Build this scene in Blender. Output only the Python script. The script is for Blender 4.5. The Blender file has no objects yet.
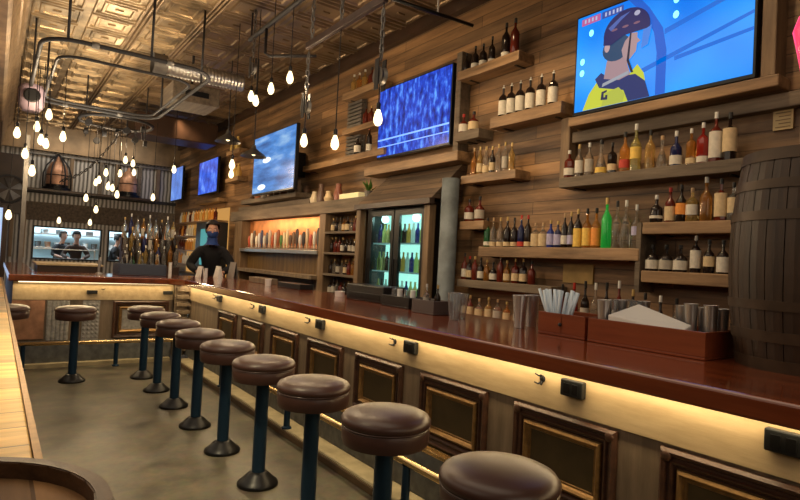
import bpy, bmesh, math, random
from mathutils import Vector, Matrix
R = random.Random(7)
col = bpy.context.scene.collection
PI = math.pi

# ------------------------------------------------------------------ materials
def _new(name):
    m = bpy.data.materials.new(name); m.use_nodes = True
    nt = m.node_tree
    return m, nt, nt.nodes['Principled BSDF']

def setin(b, k, v):
    if k in b.inputs: b.inputs[k].default_value = v

def c4(c): return (c[0], c[1], c[2], 1)

def plain(name, c, rough=.5, metal=0, trans=0, emit=None, es=0, ior=1.45, var=0, vs=8, coat=0):
    m, nt, b = _new(name)
    setin(b, 'Base Color', c4(c)); setin(b, 'Roughness', rough); setin(b, 'Metallic', metal)
    setin(b, 'Transmission Weight', trans); setin(b, 'IOR', ior); setin(b, 'Coat Weight', coat)
    if emit: setin(b, 'Emission Color', c4(emit)); setin(b, 'Emission Strength', es)
    if var:
        tc = nt.nodes.new('ShaderNodeTexCoord'); n = nt.nodes.new('ShaderNodeTexNoise')
        n.inputs['Scale'].default_value = vs; n.inputs['Detail'].default_value = 5
        cr = nt.nodes.new('ShaderNodeValToRGB')
        cr.color_ramp.elements[0].position = .3; cr.color_ramp.elements[1].position = .7
        cr.color_ramp.elements[0].color = c4([x*(1-var) for x in c]); cr.color_ramp.elements[1].color = c4([min(1, x*(1+var)) for x in c])
        nt.links.new(tc.outputs['Object'], n.inputs['Vector']); nt.links.new(n.outputs['Fac'], cr.inputs['Fac'])
        nt.links.new(cr.outputs['Color'], b.inputs['Base Color'])
        bp = nt.nodes.new('ShaderNodeBump'); bp.inputs['Strength'].default_value = .15
        nt.links.new(n.outputs['Fac'], bp.inputs['Height']); nt.links.new(bp.outputs['Normal'], b.inputs['Normal'])
    return m

def wood(name, c1, c2, axis='y', rough=.5, scale=6, stretch=.08, bump=.25, planks=None, coat=0):
    """grain along axis; planks=(u axis, v axis, width, height) adds board seams"""
    m, nt, b = _new(name); N = nt.nodes.new; Lk = nt.links.new
    tc = N('ShaderNodeTexCoord'); mp = N('ShaderNodeMapping')
    s = [1, 1, 1]; s['xyz'.index(axis)] = stretch
    mp.inputs['Scale'].default_value = s
    Lk(tc.outputs['Object'], mp.inputs['Vector'])
    n = N('ShaderNodeTexNoise'); n.inputs['Scale'].default_value = scale*3; n.inputs['Detail'].default_value = 6; n.inputs['Roughness'].default_value = .65
    Lk(mp.outputs['Vector'], n.inputs['Vector'])
    cr = N('ShaderNodeValToRGB'); cr.color_ramp.elements[0].position = .32; cr.color_ramp.elements[1].position = .68
    cr.color_ramp.elements[0].color = c4(c1); cr.color_ramp.elements[1].color = c4(c2)
    Lk(n.outputs['Fac'], cr.inputs['Fac'])
    colr = cr.outputs['Color']; h = n.outputs['Fac']
    if planks:
        sx = N('ShaderNodeSeparateXYZ'); Lk(tc.outputs['Object'], sx.inputs[0])
        cb = N('ShaderNodeCombineXYZ'); Lk(sx.outputs[planks[0]], cb.inputs[0]); Lk(sx.outputs[planks[1]], cb.inputs[1])
        br = N('ShaderNodeTexBrick'); br.offset = .37; br.offset_frequency = 2
        br.inputs['Scale'].default_value = 1; br.inputs['Brick Width'].default_value = planks[2]; br.inputs['Row Height'].default_value = planks[3]
        br.inputs['Mortar Size'].default_value = .004; br.inputs['Mortar Smooth'].default_value = .3; br.inputs['Bias'].default_value = 0
        br.inputs['Color1'].default_value = (.60, .57, .55, 1); br.inputs['Color2'].default_value = (1.3, 1.16, 1.0, 1); br.inputs['Mortar'].default_value = (.35, .3, .26, 1)
        Lk(cb.outputs[0], br.inputs['Vector'])
        mx = N('ShaderNodeMix'); mx.data_type = 'RGBA'; mx.blend_type = 'MULTIPLY'; mx.inputs[0].default_value = 1
        Lk(colr, mx.inputs[6]); Lk(br.outputs['Color'], mx.inputs[7]); colr = mx.outputs[2]
        bm2 = N('ShaderNodeMath'); bm2.operation = 'SUBTRACT'; Lk(n.outputs['Fac'], bm2.inputs[0]); Lk(br.outputs['Fac'], bm2.inputs[1]); h = bm2.outputs[0]
    Lk(colr, b.inputs['Base Color']); setin(b, 'Roughness', rough); setin(b, 'Coat Weight', coat); setin(b, 'Coat Roughness', .12)
    bp = N('ShaderNodeBump'); bp.inputs['Strength'].default_value = bump; bp.inputs['Distance'].default_value = .01
    Lk(h, bp.inputs['Height']); Lk(bp.outputs['Normal'], b.inputs['Normal'])
    return m

def emis(name, c, s):
    return plain(name, (0, 0, 0), .4, emit=c, es=s)

def tv_mat(name, ca, cb, cc, s, scale, stretch):
    m, nt, b = _new(name); N = nt.nodes.new; Lk = nt.links.new
    tc = N('ShaderNodeTexCoord'); mp = N('ShaderNodeMapping'); mp.inputs['Scale'].default_value = stretch
    Lk(tc.outputs['Object'], mp.inputs['Vector'])
    n = N('ShaderNodeTexNoise'); n.inputs['Scale'].default_value = scale; n.inputs['Detail'].default_value = 4; Lk(mp.outputs['Vector'], n.inputs['Vector'])
    cr = N('ShaderNodeValToRGB'); e = cr.color_ramp.elements
    e[0].position = .3; e[0].color = c4(ca); e[1].position = .75; e[1].color = c4(cc); k = e.new(.52); k.color = c4(cb)
    Lk(n.outputs['Fac'], cr.inputs['Fac']); setin(b, 'Base Color', (.01, .01, .02, 1)); setin(b, 'Roughness', .2)
    Lk(cr.outputs['Color'], b.inputs['Emission Color']); setin(b, 'Emission Strength', s)
    return m

M = {}
M['wallwood'] = wood('reclaimed_wall_planks', (.065, .034, .016), (.36, .225, .115), 'y', .55, 2.6, .08, .7, planks=(1, 2, 2.3, .125))
M['shelfwood'] = wood('rough_shelf_timber', (.11, .062, .028), (.36, .22, .11), 'y', .5, 4, .1, .5)
M['greywood'] = wood('grey_weathered_timber', (.075, .055, .038), (.19, .145, .10), 'y', .7, 5, .1, .5)
M['postwood'] = wood('upright_timber', (.10, .06, .032), (.25, .165, .09), 'z', .6, 5, .1, .5)
M['bartop'] = wood('polished_bar_mahogany', (.14, .030, .011), (.27, .062, .020), 'y', .12, 4, .06, .04, coat=.6)
M['bartop_x'] = wood('polished_bar_mahogany_cross', (.105, .022, .009), (.19, .046, .017), 'x', .16, 4, .06, .04, coat=.6)
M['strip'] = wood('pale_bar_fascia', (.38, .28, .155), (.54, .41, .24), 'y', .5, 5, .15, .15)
M['barface'] = wood('bar_face_board', (.13, .095, .06), (.26, .19, .125), 'z', .55, 5, .12, .2)
M['frame'] = wood('dark_red_moulding', (.035, .015, .009), (.085, .036, .019), 'y', .45, 6, .1, .1, coat=0)
M['goldtrim'] = plain('antique_gold_trim', (.26, .15, .055), .42, .6, var=.25, vs=30)
M['inlay'] = plain('olive_brown_panel', (.075, .052, .022), .4, .1, var=.3, vs=5)
M['traywood'] = wood('red_brown_box_wood', (.17, .035, .014), (.27, .065, .024), 'y', .3, 5, .08, .08, coat=.3)
M['counter'] = wood('pale_oak_counter', (.40, .25, .07), (.78, .53, .18), 'x', .4, 6, .1, .2, planks=(1, 0, .16, 3))
M['leather'] = plain('brown_vinyl', (.058, .027, .021), .36, var=.12, vs=6)
M['navy'] = plain('navy_black_metal', (.016, .045, .09), .28, .5)
M['black'] = plain('black_metal', (.012, .012, .013), .35, .5)
M['blackplastic'] = plain('black_plastic', (.012, .013, .014), .35)
M['iron'] = plain('dark_iron_pipe', (.018, .017, .019), .6, .2)
M['greyiron'] = plain('grey_galvanised', (.16, .15, .14), .45, .7, var=.2)
M['silver'] = plain('brushed_silver', (.55, .54, .53), .3, .9)
M['brass'] = plain('brass_rail', (.75, .55, .28), .25, .9)
M['copper'] = plain('copper_sheet', (.85, .33, .12), .35, .7, var=.25, vs=6)
M['copperdark'] = plain('aged_copper', (.42, .22, .13), .42, .4, var=.3, vs=10)
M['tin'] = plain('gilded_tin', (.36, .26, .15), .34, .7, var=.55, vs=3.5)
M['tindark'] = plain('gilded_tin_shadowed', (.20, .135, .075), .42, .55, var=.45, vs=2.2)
M['mould'] = plain('gilded_cornice', (.30, .20, .11), .4, .4, var=.35, vs=5)
M['barrel'] = wood('dark_barrel_oak', (.016, .008, .004), (.052, .027, .013), 'z', .5, 6, .1, .35)
M['barrelhoop'] = plain('barrel_hoop_steel', (.065, .042, .026), .5, .3, var=.3, vs=8)
M['barrelhead'] = wood('worn_barrel_head', (.17, .09, .035), (.34, .20, .09), 'y', .5, 5, .1, .3, planks=(1, 0, 3, .09))
M['rim'] = wood('dark_barrel_rim', (.035, .016, .008), (.10, .05, .025), 'y', .4, 8, .3, .2)
M['kick'] = plain('slate_grey_kickboard', (.12, .125, .125), .6, var=.35, vs=14)
M['steptop'] = plain('beige_step', (.42, .35, .21), .55, var=.2, vs=9)
M['stepedge'] = plain('dark_step_edge', (.10, .06, .03), .5, var=.2)
M['paper'] = plain('white_paper', (.75, .72, .68), .8)
M['straw'] = plain('pale_blue_straw', (.62, .72, .82), .5)
M['white'] = plain('white_enamel', (.8, .79, .76), .4)
M['glass'] = plain('clear_glass', (.93, .97, 1), .05, trans=.9)
M['screenbezel'] = plain('black_screen_bezel', (.006, .008, .012), .3)
M['kitchenwall'] = plain('bright_kitchen_wall', (.62, .82, .90), .5)
M['corr'] = None
M['skin'] = plain('skin', (.50, .27, .19), .5)
M['hair'] = plain('dark_hair', (.018, .012, .01), .6, var=.4, vs=40)
M['shirtblack'] = plain('black_cloth', (.012, .012, .015), .85)
M['gaiter'] = plain('blue_face_covering', (.02, .055, .22), .8)
M['shirtwhite'] = plain('white_cloth', (.6, .6, .6), .85)
M['shirtbrown'] = plain('brown_cloth', (.06, .035, .025), .85)
M['bulb'] = emis('glowing_bulb', (1, .78, .42), 3.2)
M['filament'] = emis('bulb_filament', (1, .7, .3), 60)
M['led'] = emis('warm_led', (1, .78, .45), 2.5)
M['slateblue'] = plain('slate_blue_box', (.05, .065, .10), .5)
M['darkbrown'] = plain('dark_brown_panel', (.035, .017, .010), .4, var=.3, vs=4)
M['stone'] = plain('grey_carved_stone', (.30, .29, .27), .7, var=.3, vs=25)
M['lime'] = plain('lime_fruit', (.25, .45, .06), .4)

# concrete floor
m, nt, b = _new('stained_concrete')
N = nt.nodes.new; Lk = nt.links.new
tc = N('ShaderNodeTexCoord'); n1 = N('ShaderNodeTexNoise'); n1.inputs['Scale'].default_value = 2.6; n1.inputs['Detail'].default_value = 10; n1.inputs['Roughness'].default_value = .7
n2 = N('ShaderNodeTexNoise'); n2.inputs['Scale'].default_value = 14; n2.inputs['Detail'].default_value = 4
Lk(tc.outputs['Object'], n1.inputs['Vector']); Lk(tc.outputs['Object'], n2.inputs['Vector'])
cr = N('ShaderNodeValToRGB'); e = cr.color_ramp.elements
e[0].position = .36; e[0].color = (.030, .026, .017, 1); e[1].position = .68; e[1].color = (.155, .13, .085, 1)
Lk(n1.outputs['Fac'], cr.inputs['Fac'])
mx = N('ShaderNodeMix'); mx.data_type = 'RGBA'; mx.blend_type = 'OVERLAY'; mx.inputs[0].default_value = .35
Lk(cr.outputs['Color'], mx.inputs[6]); Lk(n2.outputs['Color'], mx.inputs[7]); Lk(mx.outputs[2], b.inputs['Base Color'])
rr = N('ShaderNodeMapRange'); rr.inputs[3].default_value = .3; rr.inputs[4].default_value = .6; Lk(n1.outputs['Fac'], rr.inputs[0]); Lk(rr.outputs[0], b.inputs['Roughness'])
bpn = N('ShaderNodeBump'); bpn.inputs['Strength'].default_value = .2; Lk(n2.outputs['Fac'], bpn.inputs['Height']); Lk(bpn.outputs['Normal'], b.inputs['Normal'])
M['floor'] = m
# corrugated metal
m, nt, b = _new('corrugated_metal'); N = nt.nodes.new; Lk = nt.links.new
tc = N('ShaderNodeTexCoord'); wv = N('ShaderNodeTexWave'); wv.bands_direction = 'X'; wv.inputs['Scale'].default_value = 3.2; wv.inputs['Distortion'].default_value = 1.6
Lk(tc.outputs['Object'], wv.inputs['Vector']); cr = N('ShaderNodeValToRGB'); e = cr.color_ramp.elements
e[0].color = (.10, .09, .08, 1); e[1].color = (.50, .48, .45, 1); Lk(wv.outputs['Fac'], cr.inputs['Fac']); Lk(cr.outputs['Color'], b.inputs['Base Color'])
setin(b, 'Roughness', .5); setin(b, 'Metallic', .3)
bpn = N('ShaderNodeBump'); bpn.inputs['Strength'].default_value = .6; Lk(wv.outputs['Fac'], bpn.inputs['Height']); Lk(bpn.outputs['Normal'], b.inputs['Normal'])
M['corr'] = m

# ------------------------------------------------------------------ mesh helpers
class MB:
    def __init__(s): s.bm = bmesh.new()
    def box(s, x0, x1, y0, y1, z0, z1):
        v = [s.bm.verts.new(p) for p in ((x0,y0,z0),(x1,y0,z0),(x1,y1,z0),(x0,y1,z0),(x0,y0,z1),(x1,y0,z1),(x1,y1,z1),(x0,y1,z1))]
        for f in ((3,2,1,0),(4,5,6,7),(0,1,5,4),(1,2,6,5),(2,3,7,6),(3,0,4,7)): s.bm.faces.new([v[i] for i in f])
        return s
    def hexa(s, pts):
        v = [s.bm.verts.new(p) for p in pts]
        for f in ((3,2,1,0),(4,5,6,7),(0,1,5,4),(1,2,6,5),(2,3,7,6),(3,0,4,7)): s.bm.faces.new([v[i] for i in f])
        return s
    def poly(s, pts):
        s.bm.faces.new([s.bm.verts.new(p) for p in pts]); return s
    def lathe(s, prof, c=(0,0,0), seg=24, axis='z', a0=0, a1=2*PI, rot=0):
        full = abs(a1-a0-2*PI) < 1e-4; n = seg if full else seg+1; rings = []
        def pt(r, h, a):
            x, y = r*math.cos(a), r*math.sin(a)
            p = {'z': (x, y, h), 'x': (h, x, y), 'y': (x, h, y)}[axis]
            return (p[0]+c[0], p[1]+c[1], p[2]+c[2])
        for r, h in prof:
            if r < 1e-5: rings.append([s.bm.verts.new(pt(0, h, 0))]*n)
            else: rings.append([s.bm.verts.new(pt(r, h, rot+a0+(a1-a0)*i/seg)) for i in range(n)])
        for A, B in zip(rings, rings[1:]):
            for i in range(n if full else n-1):
                j = (i+1) % n; q = []
                for v in (A[i], A[j], B[j], B[i]):
                    if v not in q: q.append(v)
                if len(q) > 2:
                    try: s.bm.faces.new(q)
                    except ValueError: pass
        return s
    def tube(s, pts, r, seg=10, closed=False):
        pts = [Vector(p) for p in pts]; n = len(pts); rings = []; up = None
        for i, p in enumerate(pts):
            a = pts[(i-1) % n] if (closed or i > 0) else p; b_ = pts[(i+1) % n] if (closed or i < n-1) else p
            d = (b_-a).normalized()
            if up is None: up = Vector((0,0,1)) if abs(d.z) < .9 else Vector((1,0,0))
            sd = d.cross(up)
            if sd.length < 1e-3: sd = d.cross(Vector((0,1,0)))
            sd.normalize(); u2 = sd.cross(d).normalized(); up = u2
            rr_ = r[i] if isinstance(r, (list, tuple)) else r
            rings.append([s.bm.verts.new(p + sd*rr_*math.cos(2*PI*k/seg) + u2*rr_*math.sin(2*PI*k/seg)) for k in range(seg)])
        m_ = n if closed else n-1
        for i in range(m_):
            A, B = rings[i], rings[(i+1) % n]
            for k in range(seg):
                j = (k+1) % seg
                s.bm.faces.new((A[k], A[j], B[j], B[k]))
        if not closed:
            s.bm.faces.new(rings[0]); s.bm.faces.new(rings[-1][::-1])
        return s
    def ball(s, c, r, sc=(1,1,1), sub=2):
        g = bmesh.ops.create_icosphere(s.bm, subdivisions=sub, radius=r)
        for v in g['verts']: v.co = Vector((v.co.x*sc[0]+c[0], v.co.y*sc[1]+c[1], v.co.z*sc[2]+c[2]))
        return s
    def build(s, name, mat, parent=None, smooth=False, bevel=0, seg=2):
        bmesh.ops.recalc_face_normals(s.bm, faces=s.bm.faces)
        me = bpy.data.meshes.new(name); s.bm.to_mesh(me); s.bm.free()
        me.materials.append(mat)
        o = bpy.data.objects.new(name, me); col.objects.link(o)
        if parent is not None: o.parent = parent
        if smooth:
            for p in me.polygons: p.use_smooth = True
            if smooth == 'auto':
                me.set_sharp_from_angle(angle=math.radians(40))
        if bevel:
            md = o.modifiers.new('bevel', 'BEVEL'); md.width = bevel; md.segments = seg; md.limit_method = 'ANGLE'; md.harden_normals = False
        return o

def tag(o, label=None, cat=None, group=None, kind=None):
    if label: o['label'] = label
    if cat: o['category'] = cat
    if group: o['group'] = group
    if kind: o['kind'] = kind
    return o
def thing(name, loc, label, cat, group=None, rz=0):
    o = bpy.data.objects.new(name, None); o.empty_display_size = .1; col.objects.link(o)
    o.location = loc; o.rotation_euler = (0, 0, rz)
    return tag(o, label, cat, group)
def copy_tree(o, parent=None):
    c = o.copy(); col.objects.link(c)
    if parent is not None: c.parent = parent
    for ch in list(o.children): copy_tree(ch, c)
    return c
def struct(o): o['kind'] = 'structure'; return o
def rel(o, pts): return pts
ORD = ['first','second','third','fourth','fifth','sixth','seventh','eighth','ninth','tenth','eleventh','twelfth','thirteenth','fourteenth','fifteenth','sixteenth','seventeenth','eighteenth','nineteenth','twentieth','twenty-first','twenty-second','twenty-third','twenty-fourth','twenty-fifth','twenty-sixth']

# ------------------------------------------------------------------ room shell
XW, ZC, YF = 4.27, 4.55, 17.5
struct(MB().box(-1.4, 6, -3, 21, -.1, 0).build('floor', M['floor']))
# ceiling of stamped tin panels
def tin(x0, x1, y0, y1, px, py, z, name, mat):
    mb = MB(); nx = round((x1-x0)/px); ny = round((y1-y0)/py)
    for i in range(nx):
        for j in range(ny):
            cx = x0+(i+.5)*px; cy = y0+(j+.5)*py
            lv = [(px/2, py/2, 0), (px/2-.045, py/2-.03, 0), (px/2-.055, py/2-.04, -.03), (px/2-.075, py/2-.06, -.03), (px/2-.085, py/2-.07, -.004),
                  (px/2-.13, py/2-.11, -.004), (px/2-.14, py/2-.12, -.03), (px/2-.17, py/2-.15, -.03), (px/2-.185, py/2-.165, -.012), (.05, .02, -.012), (.045, .016, -.03)]
            rg = [[mb.bm.verts.new((cx+sx*a, cy+sy*b_, z+h)) for sx, sy in ((-1,-1),(1,-1),(1,1),(-1,1))] for a, b_, h in lv]
            for A, B in zip(rg, rg[1:]):
                for k in range(4): mb.bm.faces.new((A[k], A[(k+1)%4], B[(k+1)%4], B[k]))
            mb.bm.faces.new(rg[-1])
    return struct(mb.build(name, mat))
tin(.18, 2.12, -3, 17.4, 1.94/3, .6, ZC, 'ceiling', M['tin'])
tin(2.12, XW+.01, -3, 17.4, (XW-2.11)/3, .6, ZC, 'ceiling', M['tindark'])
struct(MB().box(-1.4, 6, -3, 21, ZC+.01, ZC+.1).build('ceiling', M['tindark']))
# long ceiling battens beside the tin panels
for nm, x in (('trim_3', 1.47), ('trim_4', 2.12)):
    mb = MB()
    for k in range(3): mb.tube([(x-.05+k*.05, -3, ZC-.02), (x-.05+k*.05, 17.4, ZC-.02)], .018, 6)
    struct(mb.build(nm, M['mould'], smooth=True))
# stepped cornice on the left
mb = MB()
prof = [(.20, 4.55), (.20, 4.50), (.165, 4.47), (.165, 4.42), (.13, 4.36), (.10, 4.34), (.10, 4.26), (.07, 4.2), (.055, 4.12), (.055, 4.02), (.035, 3.98), (.02, 3.9), (-.02, 3.86), (-.55, 3.86), (-.55, 4.55)]
a = [mb.bm.verts.new((x, -3, z)) for x, z in prof]; c_ = [mb.bm.verts.new((x, 17.5, z)) for x, z in prof]
for i in range(len(prof)-1): mb.bm.faces.new((a[i], a[i+1], c_[i+1], c_[i]))
struct(mb.build('trim_1', M['mould']))
# back wall (behind the bar), cornice band
struct(MB().box(XW, XW+.12, -3, 20.5, 0, ZC).build('wall_right', M['wallwood']))
struct(MB().box(XW-.09, XW, -3, 17.5, ZC-.16, ZC).build('trim_2', M['darkbrown']))
struct(MB().box(-1.4, XW, -3.1, -3, 0, ZC).build('wall_near', M['wallwood']))
struct(MB().box(-1.4, -1.3, -3, 20.5, 0, ZC).build('wall_left', M['wallwood']))
# far wall in pieces round two kitchen hatches
mb = MB()
mb.box(-1.3, .82, YF, YF+.12, 0, ZC); mb.box(.82, XW, YF, YF+.12, 0, 1.10); mb.box(2.36, 2.58, YF, YF+.12, 1.1, 1.9); mb.box(3.62, XW, YF, YF+.12, 1.1, 1.9)
mb.box(.82, XW, YF, YF+.12, 1.9, ZC)
struct(mb.build('wall_far', M['corr']))
struct(MB().box(.5, XW, YF-.12, YF-.01, 2.08, 2.55).build('trim_5', M['greywood']))
struct(MB().box(.55, XW, YF-.16, YF-.01, 2.78, 2.86).build('trim_6', M['iron']))
struct(MB().box(-1.2, XW, YF-.3, YF-.2, 3.87, ZC).build('trim_15', M['tindark']))
struct(MB().box(.5, XW, YF-.14, YF-.01, 3.78, 3.86).build('trim_7', M['greyiron']))
struct(MB().box(-.3, .48, YF-.2, YF-.01, 2.2, 3.7).build('trim_8', M['darkbrown']))
struct(MB().box(.5, .62, YF-.2, YF-.01, 1.1, 2.5).box(.28,.36, YF-.2, YF-.01, 1.1, 2.2).build('trim_9', M['postwood']))
for i, x in enumerate((1.52, 2.22, 2.62, 3.2, 3.7)):
    struct(MB().box(x, x+.09, YF-.14, YF-.01, 2.86, 3.78).build('trim_%d' % (10+i), M['postwood'] if i % 2 == 0 else M['greywood']))
def window_frame(n, x0, x1, z0, z1):
    mb = MB(); t = .04
    mb.box(x0-t, x1+t, YF-.03, YF+.02, z0-t, z0); mb.box(x0-t, x1+t, YF-.03, YF+.02, z1, z1+t); mb.box(x0-t, x0, YF-.03, YF+.02, z0, z1); mb.box(x1, x1+t, YF-.03, YF+.02, z0, z1)
    struct(mb.build('window_%d' % n, M['black']))
window_frame(1, .82, 2.36, 1.1, 1.9); window_frame(2, 2.58, 3.62, 1.1, 1.9)
struct(MB().box(-.2, XW, 20.3, 20.4, 0, ZC).build('wall_kitchen', M['kitchenwall']))
struct(MB().box(-.3, -.2, YF+.12, 20.4, 0, ZC).build('wall_kitchen_side', M['kitchenwall']))
# bluish street-side pane at the far left and its post
struct(MB().box(-.3, .10, 13.9, 13.94, .0, 2.15).build('window_3', plain('bluish_lit_glass', (.3,.4,.55), .3, emit=(.45,.62,.95), es=.9)))
struct(MB().box(-.3, .0, 13.8, 13.9, 2.15, 3.9).build('wall_left_return', M['darkbrown']))
struct(MB().box(.10, .19, 13.86, 13.96, 0, 2.2).build('trim_16', M['darkbrown']))
struct(MB().box(.26, .31, 8.98, 9.03, 0, 2.9).build('trim_17', M['greyiron']))

# ------------------------------------------------------------------ window counter and barrel table on the left
t = thing('window_counter', (-.3, 5, 0), 'long pale oak drinking ledge running down the left side', 'counter')
MB().box(-.45, .395, -3.6, 4.2, .945, .995).build('worktop', M['counter'], t, bevel=.006)
MB().box(.396, .412, -3.6, 4.2, .935, .997).build('edge_strip', M['goldtrim'], t)
MB().box(-.4, .18, -3.55, 4.15, 0, .944).build('base_panel', M['barface'], t)
def barrel(name, loc, label, h, re, rm, hoops, recess, mats, group=None):
    t = thing(name, loc, label, 'barrel', group)
    def rad(z): u = 2*z/h-1; return rm-(rm-re)*u*u
    n = 28; mb = MB(); steps = 14
    for k in range(n):   # staves with fine joints
        a0 = 2*PI*k/n+.006; a1 = 2*PI*(k+1)/n-.006; rings = []
        for i in range(steps+1):
            z = h*i/steps; r_ = rad(z)
            rings.append([mb.bm.verts.new((q*math.cos(a), q*math.sin(a), z)) for q, a in ((r_, a0), (r_+.002, (a0+a1)/2), (r_, a1), (r_-.025, a1), (r_-.025, a0))])
        for A, B in zip(rings, rings[1:]):
            for q in range(5): mb.bm.faces.new((A[q], A[(q+1)%5], B[(q+1)%5], B[q]))
        mb.bm.faces.new(rings[0][::-1]); mb.bm.faces.new(rings[-1])
    mb.build('stave_body', mats[0], t)
    for z0, z1 in hoops:
        MB().lathe([(rad(z0)+.002, z0), (rad(z0)+.006, z0), (rad(z1)+.006, z1), (rad(z1)+.002, z1)], seg=48).build('hoop', mats[1], t, smooth='auto')
    MB().lathe([(0, h-recess-.02), (re-.02, h-recess-.02), (re-.02, h-recess), (0, h-recess)], seg=48).build('barrel_head', mats[2], t)
    return t
bt = barrel('barrel_table', (-.1, 1.08, 0), 'upright oak barrel used as a table at the end of the pale ledge', 1.05, .285, .33, [(.02,.06),(.2,.24),(.34,.38),(.66,.70),(.82,.86)], .03, (M['rim'], M['barrelhoop'], M['barrelhead']))
MB().lathe([(.262, 1.02), (.262, 1.052), (.286, 1.052), (.288, .97), (.293, .97), (.291, 1.0)], seg=48).build('rim', M['rim'], bt, smooth='auto')
barrel('whiskey_barrel', (2.86, .93, 1.1), 'tall dark oak whiskey barrel standing on the near end of the bar', .92, .272, .318, [(.0,.05),(.12,.165),(.25,.29),(.62,.66),(.75,.79),(.87,.92)], .03, (M['barrel'], M['barrelhoop'], M['barrel']))

# ------------------------------------------------------------------ the bar
XE, XB = 1.99, 2.2
bar = thing('panelled_bar', (2.3, 3, 0), 'panelled wooden bar front with pale lit band and dark framed panels', 'bar front')
def ch(mb, name, mat, parent, **k):     # build in world coordinates under a parent at its own location
    o = mb.build(name, mat, parent, **k); o.location = -Vector(parent.location); return o
ch(MB().box(XB, XB+.1, -1.5, 7.95, .06, 1.02), 'face_board', M['barface'], bar)
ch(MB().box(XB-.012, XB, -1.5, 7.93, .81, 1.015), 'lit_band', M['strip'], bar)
ch(MB().box(XB-.02, XB, -1.5, 7.93, .355, .375).box(XB-.035, XB, -1.5, 7.93, .33, .355), 'base_moulding', M['brass'], bar, bevel=.004)
ch(MB().box(XB-.03, XB, -1.5, 7.93, .06, .33), 'kickboard', M['kick'], bar)
st_ = thing('bar_step', (2.08, 3, 0), 'low step with beige top and dark edge along the foot of the bar', 'step')
ch(MB().box(XE, XB-.031, -1.5, 7.68, .0, .048), 'step_riser', M['stepedge'], st_, bevel=.005)
ch(MB().box(XE+.012, XB-.031, -1.5, 7.68, .048, .056), 'step_top', M['steptop'], st_)
def panel(y0, y1):
    z0, z1 = .385, .795; x = XB
    def ring(a, d0, d1, prof):
        mb = MB(); rg = []
        for d, h in prof:
            rg.append([mb.bm.verts.new((x-h, yy, zz)) for yy, zz in ((y0+d, z0+d), (y1-d, z0+d), (y1-d, z1-d), (y0+d, z1-d))])
        for A, B in zip(rg, rg[1:]):
            for k in range(4): mb.bm.faces.new((A[k], A[(k+1)%4], B[(k+1)%4], B[k]))
        return mb
    p = ch(ring(0,0,0,[(0,.0),(0,.018),(.012,.03),(.024,.026),(.03,.014),(.04,.014),(.046,.024),(.056,.02),(.064,.006),(.07,.006)]), 'panel', M['frame'], bar)
    g = MB(); rg = []
    for d, h in [(.07,.004),(.072,.022),(.084,.03),(.094,.022),(.1,.012),(.108,.012),(.112,.004)]:
        rg.append([g.bm.verts.new((x-h, yy, zz)) for yy, zz in ((y0+d, z0+d), (y1-d, z0+d), (y1-d, z1-d), (y0+d, z1-d))])
    for A, B in zip(rg, rg[1:]):
        for k in range(4): g.bm.faces.new((A[k], A[(k+1)%4], B[(k+1)%4], B[k]))
    g.build('gold_trim', M['goldtrim'], p)
    MB().box(x-.006, x, y0+.11, y1-.11, z0+.11, z1-.11).build('inlay', M['inlay'], p)
    for yy in (y0+.028, y1-.028):
        for zz in (z0+.028, z1-.028): MB().lathe([(0,-.006),(.014,-.004),(.022,0),(.024,.01)], (x-.028, yy, zz), 12, 'x').build('corner_rosette', M['frame'], p, smooth=True)
for k in range(-4, 7):
    c0 = 1.69+.775*k
    panel(c0-.29, c0+.29)
for y in (.77, 1.62, 2.855, 4.08, 5.3, 6.6):
    o = ch(MB().box(XB-.045, XB-.012, y-.06, y+.06, .895, .972), 'outlet_box', M['blackplastic'], bar, bevel=.006)
    MB().box(XB-.049, XB-.045, y-.038, y-.008, .91, .955).box(XB-.049, XB-.045, y+.008, y+.038, .91, .955).build('socket', M['black'], o)
for y in (.57, 1.81, 3.05, 4.30, 5.56, 6.78):
    h = MB(); x = XB-.012
    h.lathe([(0,-.006),(.016,-.004),(.018,0)], (x, y, .94), 10, 'x')
    for s_ in (-1, 1): h.tube([(x, y, .95), (x-.02, y+.008*s_, .955), (x-.035, y+.018*s_, .965)], .004, 6); h.tube([(x, y, .93), (x-.02, y+.01*s_, .915), (x-.04, y+.015*s_, .925)], .004, 6)
    ch(h, 'bag_hook', M['iron'], bar, smooth=True)
# LED run beneath the worktop
ch(MB().box(XB-.04, XB-.02, -1.5, 7.9, 1.008, 1.018), 'led_strip', M['led'], bar)

fb = thing('panelled_cross_bar', (1.1, 8, 0), 'short far bar front facing the room, with tin, stone and framed panels', 'bar front')
YB = 7.98
ch(MB().box(.2, 2.2, YB, YB+.1, .06, 1.02), 'face_board', M['barface'], fb)
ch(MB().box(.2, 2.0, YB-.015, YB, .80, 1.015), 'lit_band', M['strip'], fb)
ch(MB().box(.2, 2.0, YB-.03, YB, .0, .30), 'kickboard', M['kick'], fb)
ch(MB().box(.2, 1.97, YB-.12, YB-.03, .0, .045), 'step', M['steptop'], fb)
ch(MB().box(.2, .53, YB-.02, YB, .33, .79), 'tin_panel', M['copperdark'], fb)
mb = MB()
for k in range(5): mb.lathe([(.03,.31),(.03,.79)], (.58+.045*k, YB-.005, 0), 8)
ch(mb, 'fluted_pilaster', M['stone'], fb, smooth=True)
mb = MB().box(.93, 1.12, YB-.02, YB, .3, .79)
for i in range(4):
    for j in range(9): mb.ball((.953+.047*i, YB-.022, .34+.05*j), .018, (1, .5, 1), 1)
ch(mb, 'carved_panel', M['stone'], fb)
mb = MB(); rg = []
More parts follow.
